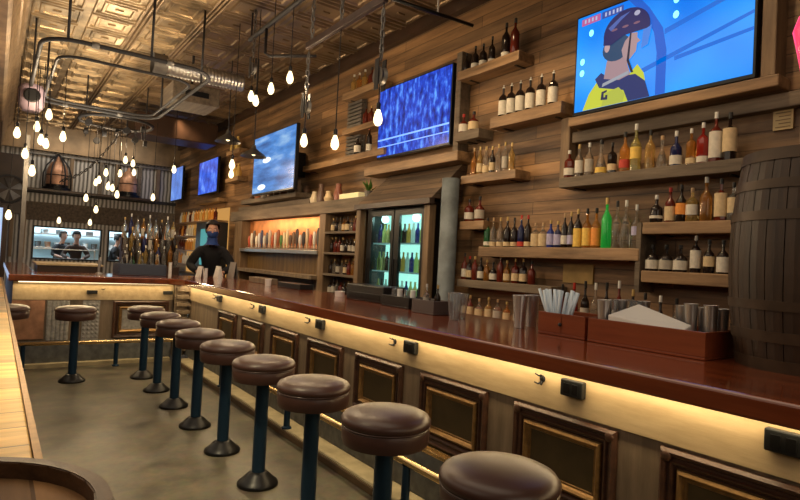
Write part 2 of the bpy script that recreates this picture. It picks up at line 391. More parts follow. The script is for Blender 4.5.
for d, h in [(0,.0),(0,.018),(.012,.03),(.024,.02),(.04,.014),(.046,.024),(.064,.006)]:
    rg.append([mb.bm.verts.new((xx, YB-h, zz)) for xx, zz in ((1.27+d, .31+d), (1.95-d, .31+d), (1.95-d, .785-d), (1.27+d, .785-d))])
for A, B in zip(rg, rg[1:]):
    for k in range(4): mb.bm.faces.new((A[k], A[(k+1)%4], B[(k+1)%4], B[k]))
p = ch(mb, 'panel', M['frame'], fb)
mb = MB(); rg = []
for d, h in [(.07,.004),(.072,.022),(.084,.03),(.1,.012),(.112,.004)]:
    rg.append([mb.bm.verts.new((xx, YB-h, zz)) for xx, zz in ((1.27+d, .31+d), (1.95-d, .31+d), (1.95-d, .785-d), (1.27+d, .785-d))])
for A, B in zip(rg, rg[1:]):
    for k in range(4): mb.bm.faces.new((A[k], A[(k+1)%4], B[(k+1)%4], B[k]))
mb.build('gold_trim', M['goldtrim'], p)
MB().box(1.38, 1.84, YB-.006, YB, .42, .675).build('inlay', M['stone'], p)
mb = MB()
for k in range(3): mb.box(2.0, 2.19-.03*k, YB-.04-.02*k, YB-.0, .06, 1.0)
for k in range(9): mb.box(2.02, 2.20, YB-.12, YB-.02, .12+.1*k, .17+.1*k)
ch(mb, 'corner_pilaster', M['barface'], fb, bevel=.004)
for x in (1.02, 1.92): ch(MB().box(x-.06, x+.06, YB-.045, YB-.015, .875, .92), 'outlet_box', M['blackplastic'], fb, bevel=.005)
ch(MB().tube([(1.135, YB-.015, .93), (1.12, YB-.05, .94)], .005, 6).tube([(1.145, YB-.015, .93), (1.16, YB-.05, .94)], .005, 6), 'bag_hook', M['iron'], fb)
ch(MB().box(.25, 1.99, YB-.05, YB-.03, 1.008, 1.018), 'led_strip', M['led'], fb)
ch(MB().box(.2, .3, 8.08, 12.4, .0, 1.02), 'end_board', M['darkbrown'], fb)

# continuous L-shaped worktop
pl = [(2.98,-1.5),(XE,-1.5),(XE,7.45),(1.85,7.70),(.15,7.89),(.15,12.5),(.46,12.5),(.46,8.78),(1.45,8.78),(1.45,9.22),(2.3,9.22),(2.3,8.78),(2.98,8.78)]
mb = MB()
lo = [mb.bm.verts.new((x, y, 1.022)) for x, y in pl]; hi = [mb.bm.verts.new((x, y, 1.1)) for x, y in pl]
mb.bm.faces.new(lo[::-1]); mb.bm.faces.new(hi)
for i in range(len(pl)): j = (i+1) % len(pl); mb.bm.faces.new((lo[i], lo[j], hi[j], hi[i]))
wt = mb.build('bar_worktop', M['bartop'], bevel=.012, seg=3); tag(wt, 'long polished red-brown bar top turning the corner toward the left', 'bar top')
# hidden carcass carrying the worktop
tag(MB().box(2.3, 2.85, -1.45, 7.9, 0, 1.021).build('bar_carcass', M['darkbrown']), 'dark cabinet carcass under the bar top, on the bartender side', 'cabinet')
# foot rail
fr = thing('foot_rail', (2.0, 4, 0), 'brass foot rail on short black posts along the bar', 'rail')
ch(MB().tube([(2.03,-1.5,.3),(2.03,7.5,.3),(1.97,7.66,.3),(1.85,7.73,.3),(.2,7.8,.3)], .023, 12), 'rail_tube', M['brass'], fr, smooth=True)
for x, y in ((2.03,-.6),(2.03,1.0),(2.03,2.65),(2.03,4.3),(2.03,5.95),(.33,7.79),(1.3,7.75)):
    z0 = .056 if x > 2 else .0
    ch(MB().lathe([(.042,z0),(.04,z0+.012),(.026,z0+.02),(.026,.28)], (x,y,0), 14), 'rail_post', M['navy'], fr, smooth='auto')

# ------------------------------------------------------------------ stools
def make_stool(label):
    t = thing('bar_stool', (0,0,0), label, 'bar stool', 'brown pedestal bar stools')
    MB().lathe([(0,0),(.128,0),(.13,.012),(.125,.022),(.10,.04),(.065,.075),(.052,.085),(0,.085)], seg=32).build('base_flange', M['black'], t, smooth='auto')
    MB().lathe([(.042,.08),(.042,.66)], seg=20).build('pedestal', M['navy'], t, smooth=True)
    MB().lathe([(r_, z_+.038) for r_, z_ in [(0,.625),(.15,.625),(.188,.632),(.194,.65),(.196,.70),(.190,.709),(.182,.712)]], seg=40).build('seat_band', M['leather'], t, smooth='auto')
    c = MB().lathe([(r_, z_+.038) for r_, z_ in [(.182,.708),(.195,.713),(.201,.725),(.200,.738),(.188,.755),(.165,.766),(.12,.775),(.06,.780),(0,.781)]], seg=40).build('seat_cushion', M['leather'], t, smooth=True)
    MB().lathe([(.1945+.004*math.cos(a),.7485+.004*math.sin(a)) for a in [2*PI*i/8 for i in range(9)]], seg=40).build('piping', M['leather'], c, smooth=True)
    return t
desc = ['nearest brown round bar stool, cut off by the bottom edge of the view', 'second nearest brown bar stool in the row along the bar', 'third nearest brown bar stool, its pole in front of the foot rail post',
        'fourth nearest brown bar stool with its whole black base in view', 'fifth nearest brown bar stool in the row along the bar', 'sixth nearest brown bar stool along the bar', 'seventh nearest brown bar stool along the bar', 'eighth nearest brown bar stool along the bar',
        'ninth and farthest brown bar stool of the row along the bar', 'brown bar stool standing alone in front of the far cross bar', 'brown stool half hidden behind the pale ledge at far left']
s0 = make_stool(desc[0]); Y9 = 6.9384-8*.6967
locs = [(1.451, Y9+.6967*k) for k in range(9)]+[(.755, 7.0), (.15, 7.2)]
locs[0] = (1.40, 1.32)
for i, (x, y) in enumerate(locs):
    s = s0 if i == 0 else copy_tree(s0)
    s.location = (x, y, 0); s['label'] = desc[i]; s.rotation_euler.z = R.uniform(0, 6)

# ------------------------------------------------------------------ shelves on the back wall
def shelf(y0, y1, z1, th, label, x0=4.05, x1=XW, mat=None, name='wall_shelf', group='rough timber wall shelves'):
    mb = MB(); n = max(2, int((y1-y0)/.25))
    # slightly wavy live front edge
    t = thing(name, (XW-.1, (y0+y1)/2, z1-th), label, 'shelf', group)
    bot = []; 
    rows = []
    for i in range(n+1):
        y = y0+(y1-y0)*i/n; w = R.uniform(-.008, .008)
        rows.append([mb.bm.verts.new(p) for p in ((x0+w, y, z1-th), (x0+w*.5, y, z1), (x1, y, z1), (x1, y, z1-th))])
    for A, B in zip(rows, rows[1:]):
        for k in range(4): mb.bm.faces.new((A[k], A[(k+1)%4], B[(k+1)%4], B[k]))
    mb.bm.faces.new(rows[0][::-1]); mb.bm.faces.new(rows[-1])
    ch(mb, 'board', mat or M['shelfwood'], t, bevel=.006)
    for y in (y0+.12, y1-.12): ch(MB().box(x0+.08, x1, y-.012, y+.012, z1-th-.008, z1-th), 'bracket', M['iron'], t)
    return t
shelf(3.82, 4.72, 3.60, .10, 'highest small wall shelf, between the two nearest screens')
shelf(3.28, 4.18, 2.99, .11, 'small wall shelf with six matching white-label bottles')
shelf(4.34, 4.71, 2.92, .10, 'short wall shelf just right of the second nearest screen', mat=M['greywood'])
shelf(3.80, 4.58, 2.43, .09, 'small wall shelf of amber bottles right of the cooler hood')
shelf(1.74, 3.27, 2.29, .09, 'long wall shelf directly below the nearest screen', mat=M['greywood'])
shelf(2.47, 4.26, 1.67, .10, 'long lower wall shelf with the glowing green bottle')
shelf(1.70, 2.45, 1.87, .09, 'wall shelf of amber bottles beside the barrel, above the dark box shelf')
shelf(1.70, 2.45, 1.50, .09, 'lowest wall shelf beside the barrel, with six dark bottles')
shelf(4.20, 4.56, 1.94, .09, 'small wall shelf with two red and white bottles beside the grey column', mat=M['shelfwood'])
shelf(3.30, 4.57, 1.32, .08, 'low shelf of red-brown bottles just above the back counter', mat=M['greywood'])
shelf(6.31, 7.30, 3.90, .10, 'high shelf left of the second screen with four small lit bottles')
shelf(6.26, 7.25, 3.36, .08, 'middle shelf left of the second screen beside the grey slats')
shelf(6.13, 8.5, 2.96, .09, 'lower ledge left of the second screen', mat=M['shelfwood'])
shelf(8.2, 11.4, 2.42, .09, 'ledge below the third screen', mat=M['greywood'])
shelf(11.6, 12.4, 3.1, .09, 'far wall shelf left of the third screen')
shelf(11.6, 12.4, 3.7, .09, 'far upper wall shelf left of the third screen')
shelf(12.8, 14.6, 2.72, .08, 'ledge below the fourth screen')
# side boards closing the dark niche near the barrel
tag(MB().box(4.05, XW, 2.46, 2.50, 1.33, 1.87).build('shelf_divider', M['greywood']), 'upright board at the left end of the two shelves by the barrel', 'shelf divider')
tag(MB().box(4.02, XW, 1.64, 1.695, 1.33, 2.3).build('shelf_upright', M['greywood']), 'upright board closing the shelves beside the barrel', 'shelf divider')

# framing boards round the screens
def beam(name, b, mat, label, cat='beam', group=None):
    o = MB().box(*b).build(name, mat, bevel=.008); tag(o, label, cat, group); return o
beam('screen_ledge', (4.08, XW, 1.56, 3.22, 2.745, 2.825), M['shelfwood'], 'thick timber ledge under the nearest screen', 'ledge')
beam('screen_post', (4.10, XW, 1.59, 1.68, 2.826, 4.38), M['postwood'], 'upright timber post right of the nearest screen', 'post')
beam('lower_board', (4.18, XW, 1.45, 3.25, 2.62, 2.72), M['greywood'], 'darker board on the wall just under the nearest screen ledge', 'board')
beam('wall_post', (4.16, XW, 3.26, 3.36, 2.3, 2.98-.12), M['postwood'], 'short timber upright left of the nearest screen ledge', 'post')
beam('screen_ledge', (4.0, XW, 4.6, 6.5, 2.60, 2.71), M['shelfwood'], 'timber ledge under the second nearest screen', 'ledge')
beam('screen_post', (4.12, XW, 4.74, 4.83, 2.711, 3.86), M['greywood'], 'timber post right of the second nearest screen', 'post')
beam('screen_ledge', (3.9, XW, 8.4, 10.9, 2.44, 2.52), M['greywood'], 'thin ledge right under the third screen', 'ledge')
beam('header_beam', (3.95, XW, 6.35, 11.6, 2.13, 2.32), M['greywood'], 'wide timber beam above the copper tap wall')
# louvred panel
mb = MB()
for k in range(16): mb.box(4.18, 4.24, 6.95, 7.35, 2.98+.055*k, 3.02+.055*k)
mb.box(4.24, 4.26, 6.93, 7.37, 2.97, 3.85)
tag(mb.build('louvred_panel', M['greyiron']), 'grey louvred panel between shelves left of the second screen', 'panel')
# brown post left of barrel top & framed note
beam('wall_board', (4.1, XW-.001, 1.36, 1.44, 2.2, 2.70), M['postwood'], 'short upright board above the barrel, right of the framed note', 'post')
n_ = thing('framed_note', (4.26, 1.6, 2.56), 'small pale note pinned to the planks above the barrel', 'note')
ch(MB().box(4.25, 4.27, 1.53, 1.65, 2.49, 2.63), 'backing_card', plain('tan_card', (.5,.4,.22), .8), n_)
mb = MB()
for k in range(5): mb.box(4.247, 4.25, 1.545, 1.635-.02*(k % 2), 2.505+.024*k, 2.511+.024*k)
ch(mb, 'printed_lines', plain('faded_ink', (.2,.14,.08), .8), n_)
# red neon at the right edge
ns = thing('red_lamp', (3.5, 1.205, 2.57), 'red glass lamp with pale core at the right edge above the barrel', 'lamp')
MB().lathe([(0.0,.0),(.02,.0),(.03,.05),(.05,.16),(.07,.26),(.045,.34),(.02,.36),(0,.36)], seg=20).build('red_shade', plain('red_glass', (.6,.02,.05), .2, emit=(1,.05,.12), es=1.2), ns, smooth=True)
MB().tube([(0,0,.36),(0,0,1.98)], .006, 6).build('cord', M['black'], ns)
MB().lathe([(.022,.03),(.034,.12),(.033,.15),(.022,.1)], seg=20).build('pale_band', plain('pale_band', (.8,.6,.6), .3, emit=(1,.7,.7), es=.6), ns, smooth=True)

# ------------------------------------------------------------------ screens
def tv(name, corners, label, mat):
    """corners: y_left, y_right, z_bottom, z_top, x_left, x_right"""
    yl, yr, zb, zt, xl, xr = corners
    w = math.hypot(yl-yr, xl-xr); h = zt-zb
    t = thing(name, ((xl+xr)/2, (yl+yr)/2, zb), label, 'television')
    # local frame: local +X out of the wall toward room = -world X ; local Y from left to right
    t.rotation_euler = (0, 0, math.atan2(xr-xl, -(yr-yl)))   # rotates local +y (left) onto edge direction
    MB().box(0, .06, -w/2, w/2, 0, h).build('casing', M['screenbezel'], t, bevel=.006)
    s = MB().box(-.004, .0, -w/2+.018, w/2-.018, .03, h-.018).build('screen', mat, t)
    MB().box(.06, max(.09, XW-(xl+xr)/2-.02), -.15, .15, h*.3, h*.7).build('wall_mount', M['black'], t)
    return t, s, w, h
def rink_mat():
    m, nt, b = _new('ice_rink_broadcast'); N = nt.nodes.new; Lk = nt.links.new
    tc = N('ShaderNodeTexCoord'); n = N('ShaderNodeTexNoise'); n.inputs['Scale'].default_value = 1.6; n.inputs['Detail'].default_value = 1
    Lk(tc.outputs['Object'], n.inputs['Vector']); cr = N('ShaderNodeValToRGB'); e = cr.color_ramp.elements
    e[0].position = .3; e[0].color = (.002, .17, .78, 1); e[1].position = .7; e[1].color = (.012, .33, .95, 1)
    Lk(n.outputs['Fac'], cr.inputs['Fac']); Lk(cr.outputs['Color'], b.inputs['Emission Color']); setin(b, 'Base Color', (0,.01,.03,1)); setin(b, 'Emission Strength', 1.15); setin(b, 'Roughness', .2)
    return m
t, s, w, h = tv('television', (3.19, 1.71, 2.835, 3.72, 4.1, 4.1), 'largest, nearest television showing a player in a dark blue helmet', rink_mat())
def pic(name, pts, c, e=1.0, lay=1, seg=None):
    """flat shape on the screen; pts in (u from left, v from bottom) fractions"""
    mb = MB(); mb.poly([(-.004-.0012*lay, w/2-.018-u*(w-.036), .03+v*(h-.048)) for u, v in pts])
    return mb.build(name, plain(name+'_colour', (0,0,0), .5, emit=c, es=e), s)
def ell(cu, cv, ru, rv, a0=0, a1=360, n=20): return [(cu+ru*math.cos(math.radians(a0+(a1-a0)*i/n)), cv+rv*math.sin(math.radians(a0+(a1-a0)*i/n))) for i in range(n+1 if a1-a0 < 360 else n)]
pic('rink_stripe', [(.52,0),(.575,0),(.575,.4),(.55,.62),(.47,.85),(.40,1),(.34,1),(.44,.80),(.50,.6),(.52,.4)], (.0,.11,.62), 1.0, 1)
pic('rink_stripe', [(.40,.22),(1,.50),(1,.53),(.40,.27)], (.0,.15,.70), 1.0, 1)
pic('rink_stripe', [(.62,.28),(1,.36),(1,.39),(.62,.32)], (.0,.15,.70), 1.0, 1)
pic('rink_stripe', [(.56,.55),(1,.74),(1,.78),(.56,.6)], (.0,.15,.70), 1.0, 1)
pic('jersey', [(.06,0),(.10,.16),(.17,.30),(.24,.26),(.36,.26),(.41,.34),(.45,.24),(.48,.0)], (.62,.68,.05), .9, 2)
pic('jersey_shoulder', [(.14,.30),(.18,.35),(.24,.27),(.40,.25),(.46,.16),(.49,.0),(.36,0),(.33,.12),(.17,.2)], (.01,.03,.16), .9, 3)
pic('jersey_sleeve', [(.19,.0),(.21,.13),(.30,.16),(.34,.08),(.33,0)], (.55,.62,.08), .8, 4)
pic('jersey_lettering', [(.19,.20),(.195,.235),(.36,.30),(.36,.265)], (.55,.6,.7), .6, 5)
pic('jersey_number', [(.185,.07),(.19,.15),(.225,.16),(.225,.14),(.205,.13),(.205,.09),(.215,.09),(.215,.11),(.23,.11),(.23,.06)], (.01,.02,.12), .6, 5)
pic('player_neck', [(.20,.28),(.215,.44),(.23,.50),(.34,.48),(.35,.36),(.37,.26),(.30,.23)], (.46,.30,.34), .8, 4)
pic('player_hair', ell(.275,.56,.09,.13), (.01,.07,.18), .8, 5)
pic('player_face', [(.32,.45),(.31,.52),(.33,.60),(.37,.66),(.405,.65),(.405,.60),(.425,.56),(.405,.545),(.40,.47),(.365,.41),(.34,.41)], (.50,.33,.36), .8, 6)
pic('player_ear', ell(.215,.59,.018,.05), (.60,.40,.42), .85, 6)
pic('chin_strap', [(.36,.68),(.37,.68),(.36,.40),(.39,.27),(.375,.27),(.345,.40)], (.005,.01,.05), .8, 7)
pic('player_helmet', ell(.335,.70,.145,.215,-8,188)+[(.19,.62),(.24,.60),(.32,.66),(.46,.66)], (.004,.010,.11), 1, 8)
pic('helmet_stripe', [(.22,.78),(.30,.86),(.36,.88),(.30,.82),(.24,.74)], (.06,.12,.42), 1, 9)
pic('helmet_badge', ell(.40,.84,.018,.025), (.5,.5,.7), .8, 9)
for k, u in enumerate((.26,.33,.40)): pic('helmet_vent', ell(u,.745,.02,.012), (.25,.12,.2), .8, 9)
pic('visor', [(.44,.66),(.49,.68),(.47,.50),(.43,.48)], (.05,.22,.75), 1, 7)
pic('score_banner', [(.03,.90),(.03,.97),(.16,.975),(.16,.905)], (.55,.12,.35), .9, 2)
pic('score_banner', [(.17,.905),(.17,.975),(.31,.975),(.31,.905)], (.03,.08,.4), .9, 2)
for k, u in enumerate((.05,.075,.1,.125,.19,.215,.24,.265,.285)): pic('score_lettering', [(u,.92),(u,.96),(u+.012,.96),(u+.012,.92)], (.5,.55,.8), .9, 3)
for u, v in ((.10,.80),(.045,.52),(.045,.40),(.62,.84),(.62,.70)): pic('rink_light', ell(u,v,.016,.035), (.25,.95,1), 1.8, 2)
t, s2, w2, h2 = tv('television', (6.36, 4.86, 2.82, 3.76, 4.1, 4.1), 'second nearest television with a deep blue crowd picture', tv_mat('crowd_broadcast', (.0,.006,.10), (.008,.055,.55), (.12,.38,1), 1.2, 12, (1, 1.2, .6)))
mb = MB().box(-.006,-.0045,-w2/2+.02,w2/2-.02,.24,.26).box(-.006,-.0045,-w2/2+.02,w2/2-.02,.15,.162); mb.build('screen_line', emis('screen_line_blue', (.2,.4,1), 1.5), s2)
t, s3, w3, h3 = tv('television', (9.85, 8.10, 2.52, 3.56, 3.72, 3.72), 'third television from the right, pale blue picture with white glare', tv_mat('blue_broadcast', (.03,.10,.30), (.08,.28,.72), (.45,.7,.95), .95, 2.0, (1, .6, 3)))
for v0, u0 in ((.12,.25),(.56,.35)):
    mb = MB(); mb.lathe([(0,0),(.18,0)], (-.006, 0, 0), 16, 'x')
    o = mb.build('glare_spot', emis('white_glare', (.8,.9,1), 1.3), s3); o.scale = (1, 1.0, .28); o.location = (0, w3/2-u0*w3, v0*h3)
tv('television', (14.4, 12.95, 2.85, 3.68, 4.05, 4.05), 'fourth television, small and blue in the distance', tv_mat('blue_broadcast_small', (.01,.04,.35), (.03,.12,.75), (.2,.4,1), 1.1, 4, (1,1,1)))
tv('television', (17.1, 15.95, 2.86, 3.8, 4.05, 4.05), 'farthest television, beside the end wall', tv_mat('blue_broadcast_far', (.1,.18,.5), (.12,.25,.75), (.2,.4,.9), 1.0, 3, (1,1,1)))

# ------------------------------------------------------------------ bottles
BM = {}
def glassmat(c, tr=.45):
    k = tuple(c)+(tr,)
    if k not in BM: BM[k] = plain('bottle_glass', c, .06, trans=tr, emit=c if tuple(c) == (.05,.9,.15) else None, es=.05)
    return BM[k]
LM = {}
def labmat(c):
    k = tuple(c)
    if k not in LM: LM[k] = plain('bottle_label_paper', c, .6, var=.12, vs=30)
    return LM[k]
COL = {'amber': (.88,.40,.08), 'dark': (.018,.011,.009), 'clear': (.93,.92,.86), 'green': (.02,.16,.05), 'redbrown': (.12,.018,.010), 'red': (.40,.03,.02), 'yellow': (.85,.78,.25), 'blue': (.02,.04,.26), 'gold': (.95,.66,.22), 'orange': (.90,.40,.08), 'greenglow': (.05,.9,.15), 'navy': (.015,.02,.08)}
LAB = {'white': (.62,.58,.50), 'cream': (.60,.46,.27), 'yellow': (.75,.50,.10), 'orange': (.75,.28,.05), 'red': (.5,.05,.03), 'pale': (.42,.38,.32), 'lav': (.40,.38,.58), 'black': (.03,.03,.03), 'none': None}
CAPS = {'dark': (.02,.02,.02), 'gold': (.6,.42,.16), 'white': (.7,.7,.66), 'red': (.45,.03,.02), 'cork': (.5,.33,.18)}
CM = {k: plain('bottle_cap_'+k, v, .4, .3 if k == 'gold' else 0) for k, v in CAPS.items()}
def bottle(x, y, z, h, r, colr, lab, cap, shape, label, group, spout=False, lz=(.12,.5)):
    t = thing('liquor_bottle', (x, y, z), label, 'bottle', group, R.uniform(-.2, .2))
    sh = {'round': .52, 'squat': .50, 'tall': .56, 'square': .58, 'bell': .5}[shape]; r *= .98
    nk = r*.27; ch_ = .10*h if shape != 'squat' else .12*h
    top = h-ch_*.6
    if shape == 'bell': prof = [(0,0),(r*.95,0),(r,h*.05),(r*.92,h*.22),(r*.72,h*.36),(r*.42,h*.5),(nk,h*.6),(nk,top)]
    elif shape == 'squat': prof = [(0,0),(r,0),(r*1.03,h*.03),(r*1.03,h*.45),(r*.95,h*.53),(r*.5,h*.62),(nk,h*.68),(nk,top)]
    elif shape == 'square': prof = [(0,0),(r*1.05,0),(r*1.08,h*.02),(r*1.08,h*.58),(r*.9,h*.64),(nk,h*.72),(nk,top)]
    else: prof = [(0,0),(r*.96,0),(r,h*.02),(r,h*sh),(r*.9,h*(sh+.06)),(r*.5,h*(sh+.14)),(nk,h*(sh+.2)),(nk,top)]
    seg = 16 if shape != 'square' else 8
    MB().lathe(prof, seg=seg, rot=PI/8 if shape == 'square' else 0).build('glass_body', glassmat(COL[colr], {'clear': .93, 'amber': .85, 'gold': .85, 'yellow': .85, 'orange': .8, 'green': .5, 'red': .5, 'greenglow': .75}.get(colr, .15)), t, smooth='auto')
    if LAB[lab]:
        lr = r*1.03 if shape not in ('square', 'squat') else r*1.10
        if shape == 'bell': lr = r*1.0
        MB().lathe([(lr, h*lz[0]), (lr, h*lz[1])], seg=16, a0=PI*.45, a1=PI*1.65).build('paper_label', labmat(LAB[lab]), t, smooth=True)
    if spout: MB().lathe([(nk*1.2,h-ch_),(nk*1.2,h-ch_*.7),(nk*.4,h-ch_*.5),(nk*.35,h*1.0),(0,h*1.0)], seg=8).build('pour_spout', CM['white'], t, smooth='auto')
    else: MB().lathe([(nk*1.15,h-ch_*1.3),(nk*1.25,h-ch_*1.2),(nk*1.2,h),(0,h)], seg=10).build('cap', CM[cap], t, smooth='auto')
    return t
CN = {'amber': 'amber', 'dark': 'dark', 'clear': 'clear glass', 'green': 'green', 'redbrown': 'deep red-brown', 'red': 'red', 'yellow': 'yellow-green', 'blue': 'blue', 'gold': 'golden', 'orange': 'orange', 'greenglow': 'bright glowing green', 'navy': 'navy'}
LN = {'white': 'white label', 'cream': 'cream label', 'yellow': 'yellow label', 'orange': 'orange label', 'red': 'red label', 'pale': 'pale label', 'lav': 'lavender label', 'black': 'black label', 'none': 'no label'}
def row(items, x, z, place, group, scale=1.0):
    """items left to right: (y, h, r, colour, label, cap, shape[, lz[, spout]])"""
    for i, it in enumerate(items):
        y, h, r, c, l, k, s_ = it[:7]; lz = it[7] if len(it) > 7 and it[7] else (.12,.5); sp = it[8] if len(it) > 8 else False
        lab = '%s %sbottle, %s from left %s' % (CN[c], '' if l == 'none' else LN[l].replace(' ', '-')+' ', ORD[i], place)
        bottle(x, y, z+.001, h*scale, r, c, l, k, s_, lab, group, sp, lz)
row([(3.219,.25,.043,'redbrown','white','white','square',(.1,.35)),(3.115,.29,.036,'clear','white','gold','round'),(3.012,.29,.037,'clear','pale','white','round'),(2.894,.30,.048,'clear','yellow','dark','bell',(.05,.2)),(2.788,.26,.036,'dark','cream','dark','square',(.1,.3)),
     (2.673,.33,.043,'orange','red','dark','round',(.1,.3)),(2.578,.38,.043,'yellow','yellow','white','round',(.25,.5)),(2.455,.31,.038,'gold','none','dark','tall'),(2.356,.25,.042,'clear','none','cork','bell'),(2.247,.27,.042,'navy','white','white','squat',(.05,.3)),
     (2.134,.27,.034,'amber','cream','white','square',(.03,.18)),(2.049,.30,.038,'red','white','white','square',(.03,.17)),(1.96,.36,.041,'redbrown','white','white','square',(.08,.6)),(1.866,.34,.042,'dark','cream','dark','square',(.18,.66))],
    4.12, 2.29, 'on shelf under nearest screen', 'bottles on the long upper shelf')
row([(4.21,.30,.036,'green','white','dark','round',(.05,.18)),(4.126,.30,.034,'clear','cream','cork','round',(.03,.17)),(4.027,.30,.036,'clear','cream','gold','round',(.03,.17)),(3.931,.30,.038,'dark','cream','gold','round',(.03,.17)),(3.838,.29,.036,'dark','cream','dark','round',(.03,.17)),
     (3.749,.31,.036,'navy','red','red','round',(.03,.17)),(3.665,.31,.034,'dark','cream','red','tall',(.03,.17)),(3.569,.23,.040,'clear','cream','cork','square',(.05,.55)),(3.480,.23,.040,'clear','cream','cork','square',(.05,.55)),(3.392,.25,.036,'blue','lav','gold','round',(.1,.5)),
     (3.312,.24,.036,'navy','lav','gold','round',(.1,.5)),(3.238,.31,.030,'dark','white','cork','tall',(.1,.35)),(3.17,.32,.030,'dark','lav','gold','tall',(.1,.35)),(3.098,.34,.037,'dark','yellow','gold','tall',(.03,.5)),(3.003,.34,.040,'amber','yellow','dark','round',(.06,.5)),(2.913,.34,.040,'orange','orange','dark','round',(.06,.5)),
     (2.815,.42,.042,'greenglow','none','gold','tall'),(2.718,.39,.037,'clear','none','dark','round'),(2.637,.39,.037,'clear','none','white','round'),(2.545,.35,.037,'clear','lav','white','round',(.3,.5))],
    4.12, 1.67, 'on long lower shelf', 'bottles on the long lower shelf')
row([(2.383,.215,.045,'dark','white','white','squat',(.15,.25)),(2.275,.265,.038,'redbrown','cream','red','round',(.05,.45)),(2.191,.28,.038,'dark','orange','dark','round',(.2,.5)),(2.109,.25,.040,'gold','white','cork','square',(.2,.5)),(2.011,.32,.042,'amber','none','white','round'),(1.908,.30,.040,'redbrown','cream','dark','square',(.1,.65)),(1.825,.265,.036,'clear','cream','dark','square',(.2,.6))],
    4.12, 1.87, 'on middle shelf by barrel', 'bottles on the middle shelf by the barrel')
row([(2.40,.20,.046,'dark','white','dark','squat',(.08,.42)),(2.29,.20,.046,'dark','pale','dark','squat',(.08,.42)),(2.18,.20,.046,'dark','white','dark','squat',(.08,.42)),(2.07,.27,.036,'dark','white','white','tall',(.12,.6)),(1.975,.24,.036,'dark','cream','dark','round',(.2,.5)),(1.88,.235,.040,'dark','white','dark','round',(.05,.5))],
    4.12, 1.50, 'on lowest shelf by barrel', 'dark bottles on the lowest shelf by the barrel')
row([(y, hh, .036, ['redbrown','dark','redbrown','dark','amber','dark','redbrown','amber','redbrown','dark','redbrown'][i], ['white','cream','none','white','none','white','none','cream','cream','cream','none'][i], ['dark','red','gold','dark','gold','dark','white','gold','gold','gold','dark'][i], ['round','square','tall','round','round','squat','tall','round','square','square','round'][i], (.1,.4)) for i, (y, hh) in enumerate([(4.53,.28),(4.45,.25),(4.37,.25),(4.28,.24),(4.19,.22),(4.10,.20),(4.0,.27),(3.91,.22),(3.80,.24),(3.70,.24),(3.595,.22)])],
    4.12, 1.32, 'on shelf behind clear tumblers', 'red-brown bottles on the low back shelf')
row([(4.66,.21,.035,'dark','none','dark','squat'),(4.523,.25,.042,'dark','white','dark','round',(.02,.22)),(4.40,.24,.042,'dark','white','dark','round',(.02,.22)),(4.27,.28,.036,'dark','pale','dark','round',(.02,.14)),(4.073,.36,.046,'dark','white','dark','tall',(.02,.14)),(3.951,.37,.046,'redbrown','none','dark','tall')],
    4.12, 3.60, 'on the highest shelf', 'dark bottles on the highest shelf')
row([(y, .33, .043, 'dark', 'white', 'white', 'square', (.06,.5), True) for y in (4.073,3.963,3.844,3.717,3.581,3.44)], 4.12, 2.99, 'on upper six-bottle shelf', 'matching white-label bottles with pour spouts')
row([(4.66,.21,.05,'redbrown','white','red','squat',(.05,.45)),(4.50,.21,.055,'redbrown','cream','dark','squat',(.05,.45))], 4.12, 2.92, 'on short shelf by second screen', 'bottles on the short shelf')
row([(4.46,.30,.036,'amber','none','cork','round'),(4.37,.30,.034,'gold','cream','gold','tall',(.1,.4)),(4.28,.29,.036,'clear','cream','gold','round',(.05,.3)),(4.19,.28,.034,'dark','cream','gold','round',(.1,.4)),(4.10,.29,.032,'clear','none','gold','tall'),(4.01,.30,.032,'clear','pale','gold','tall'),(3.92,.28,.032,'gold','none','gold','tall')], 4.12, 2.43, 'on small shelf right of hood', 'amber bottles on the small shelf')
row([(4.50,.24,.05,'redbrown','white','dark','square',(.1,.4)),(4.34,.26,.05,'redbrown','pale','dark','squat',(.1,.45))], 4.12, 1.94, 'on small shelf by grey column', 'red and white bottles on the small shelf')
row([(7.1,.26,.045,'gold','none','white','round'),(6.95,.25,.045,'amber','none','white','round'),(6.8,.26,.045,'gold','none','white','round'),(6.62,.25,.05,'redbrown','none','dark','squat')], 4.12, 3.90, 'on high shelf above grey louvres', 'small lit bottles on the high shelf')
row([(6.72,.26,.045,'redbrown','none','dark','round'),(6.58,.24,.045,'redbrown','none','gold','round'),(6.42,.26,.045,'redbrown','pale','dark','round')], 4.12, 3.36, 'on middle shelf beside grey louvres', 'dark bottles on the middle left shelf')
row([(6.9,.26,.05,'dark','white','dark','square'),(6.6,.36,.04,'dark','white','red','tall',(.05,.3))], 4.12, 2.96, 'on ledge below grey louvres', 'bottles on the lower left ledge')
# back counter with more bottles
bc = thing('back_counter', (4.0, 3, 0), 'dark back bar cabinet below the bottle shelves', 'cabinet')
ch(MB().box(3.72, XW-.01, -1.5, 4.42, 0, .90), 'carcass', M['darkbrown'], bc)
ch(MB().box(3.68, XW-.01, -1.5, 4.42, .90, .95), 'worktop', M['bartop'], bc, bevel=.006)
for k in range(9):
    y = -1.4+.64*k; o = ch(MB().box(3.70, 3.72, y, y+.6, .08, .86), 'door', M['greywood'], bc, bevel=.004)
    MB().tube([(3.69, y+.08, .6), (3.69, y+.08, .75)], .006, 6).build('handle', M['iron'], o)
row([(4.30,.2,.04,'dark','pale','dark','squat'),(4.18,.22,.034,'redbrown','cream','gold','round'),(4.05,.2,.04,'clear','cream','cork','squat'),(3.92,.22,.036,'gold','cream','gold','round'),(3.80,.21,.04,'clear','pale','cork','square'),(3.68,.2,.036,'amber','cream','gold','round'),(3.55,.2,.036,'redbrown','pale','dark','square')], 3.9, .95, 'on back counter below shelves', 'bottles on the back counter')
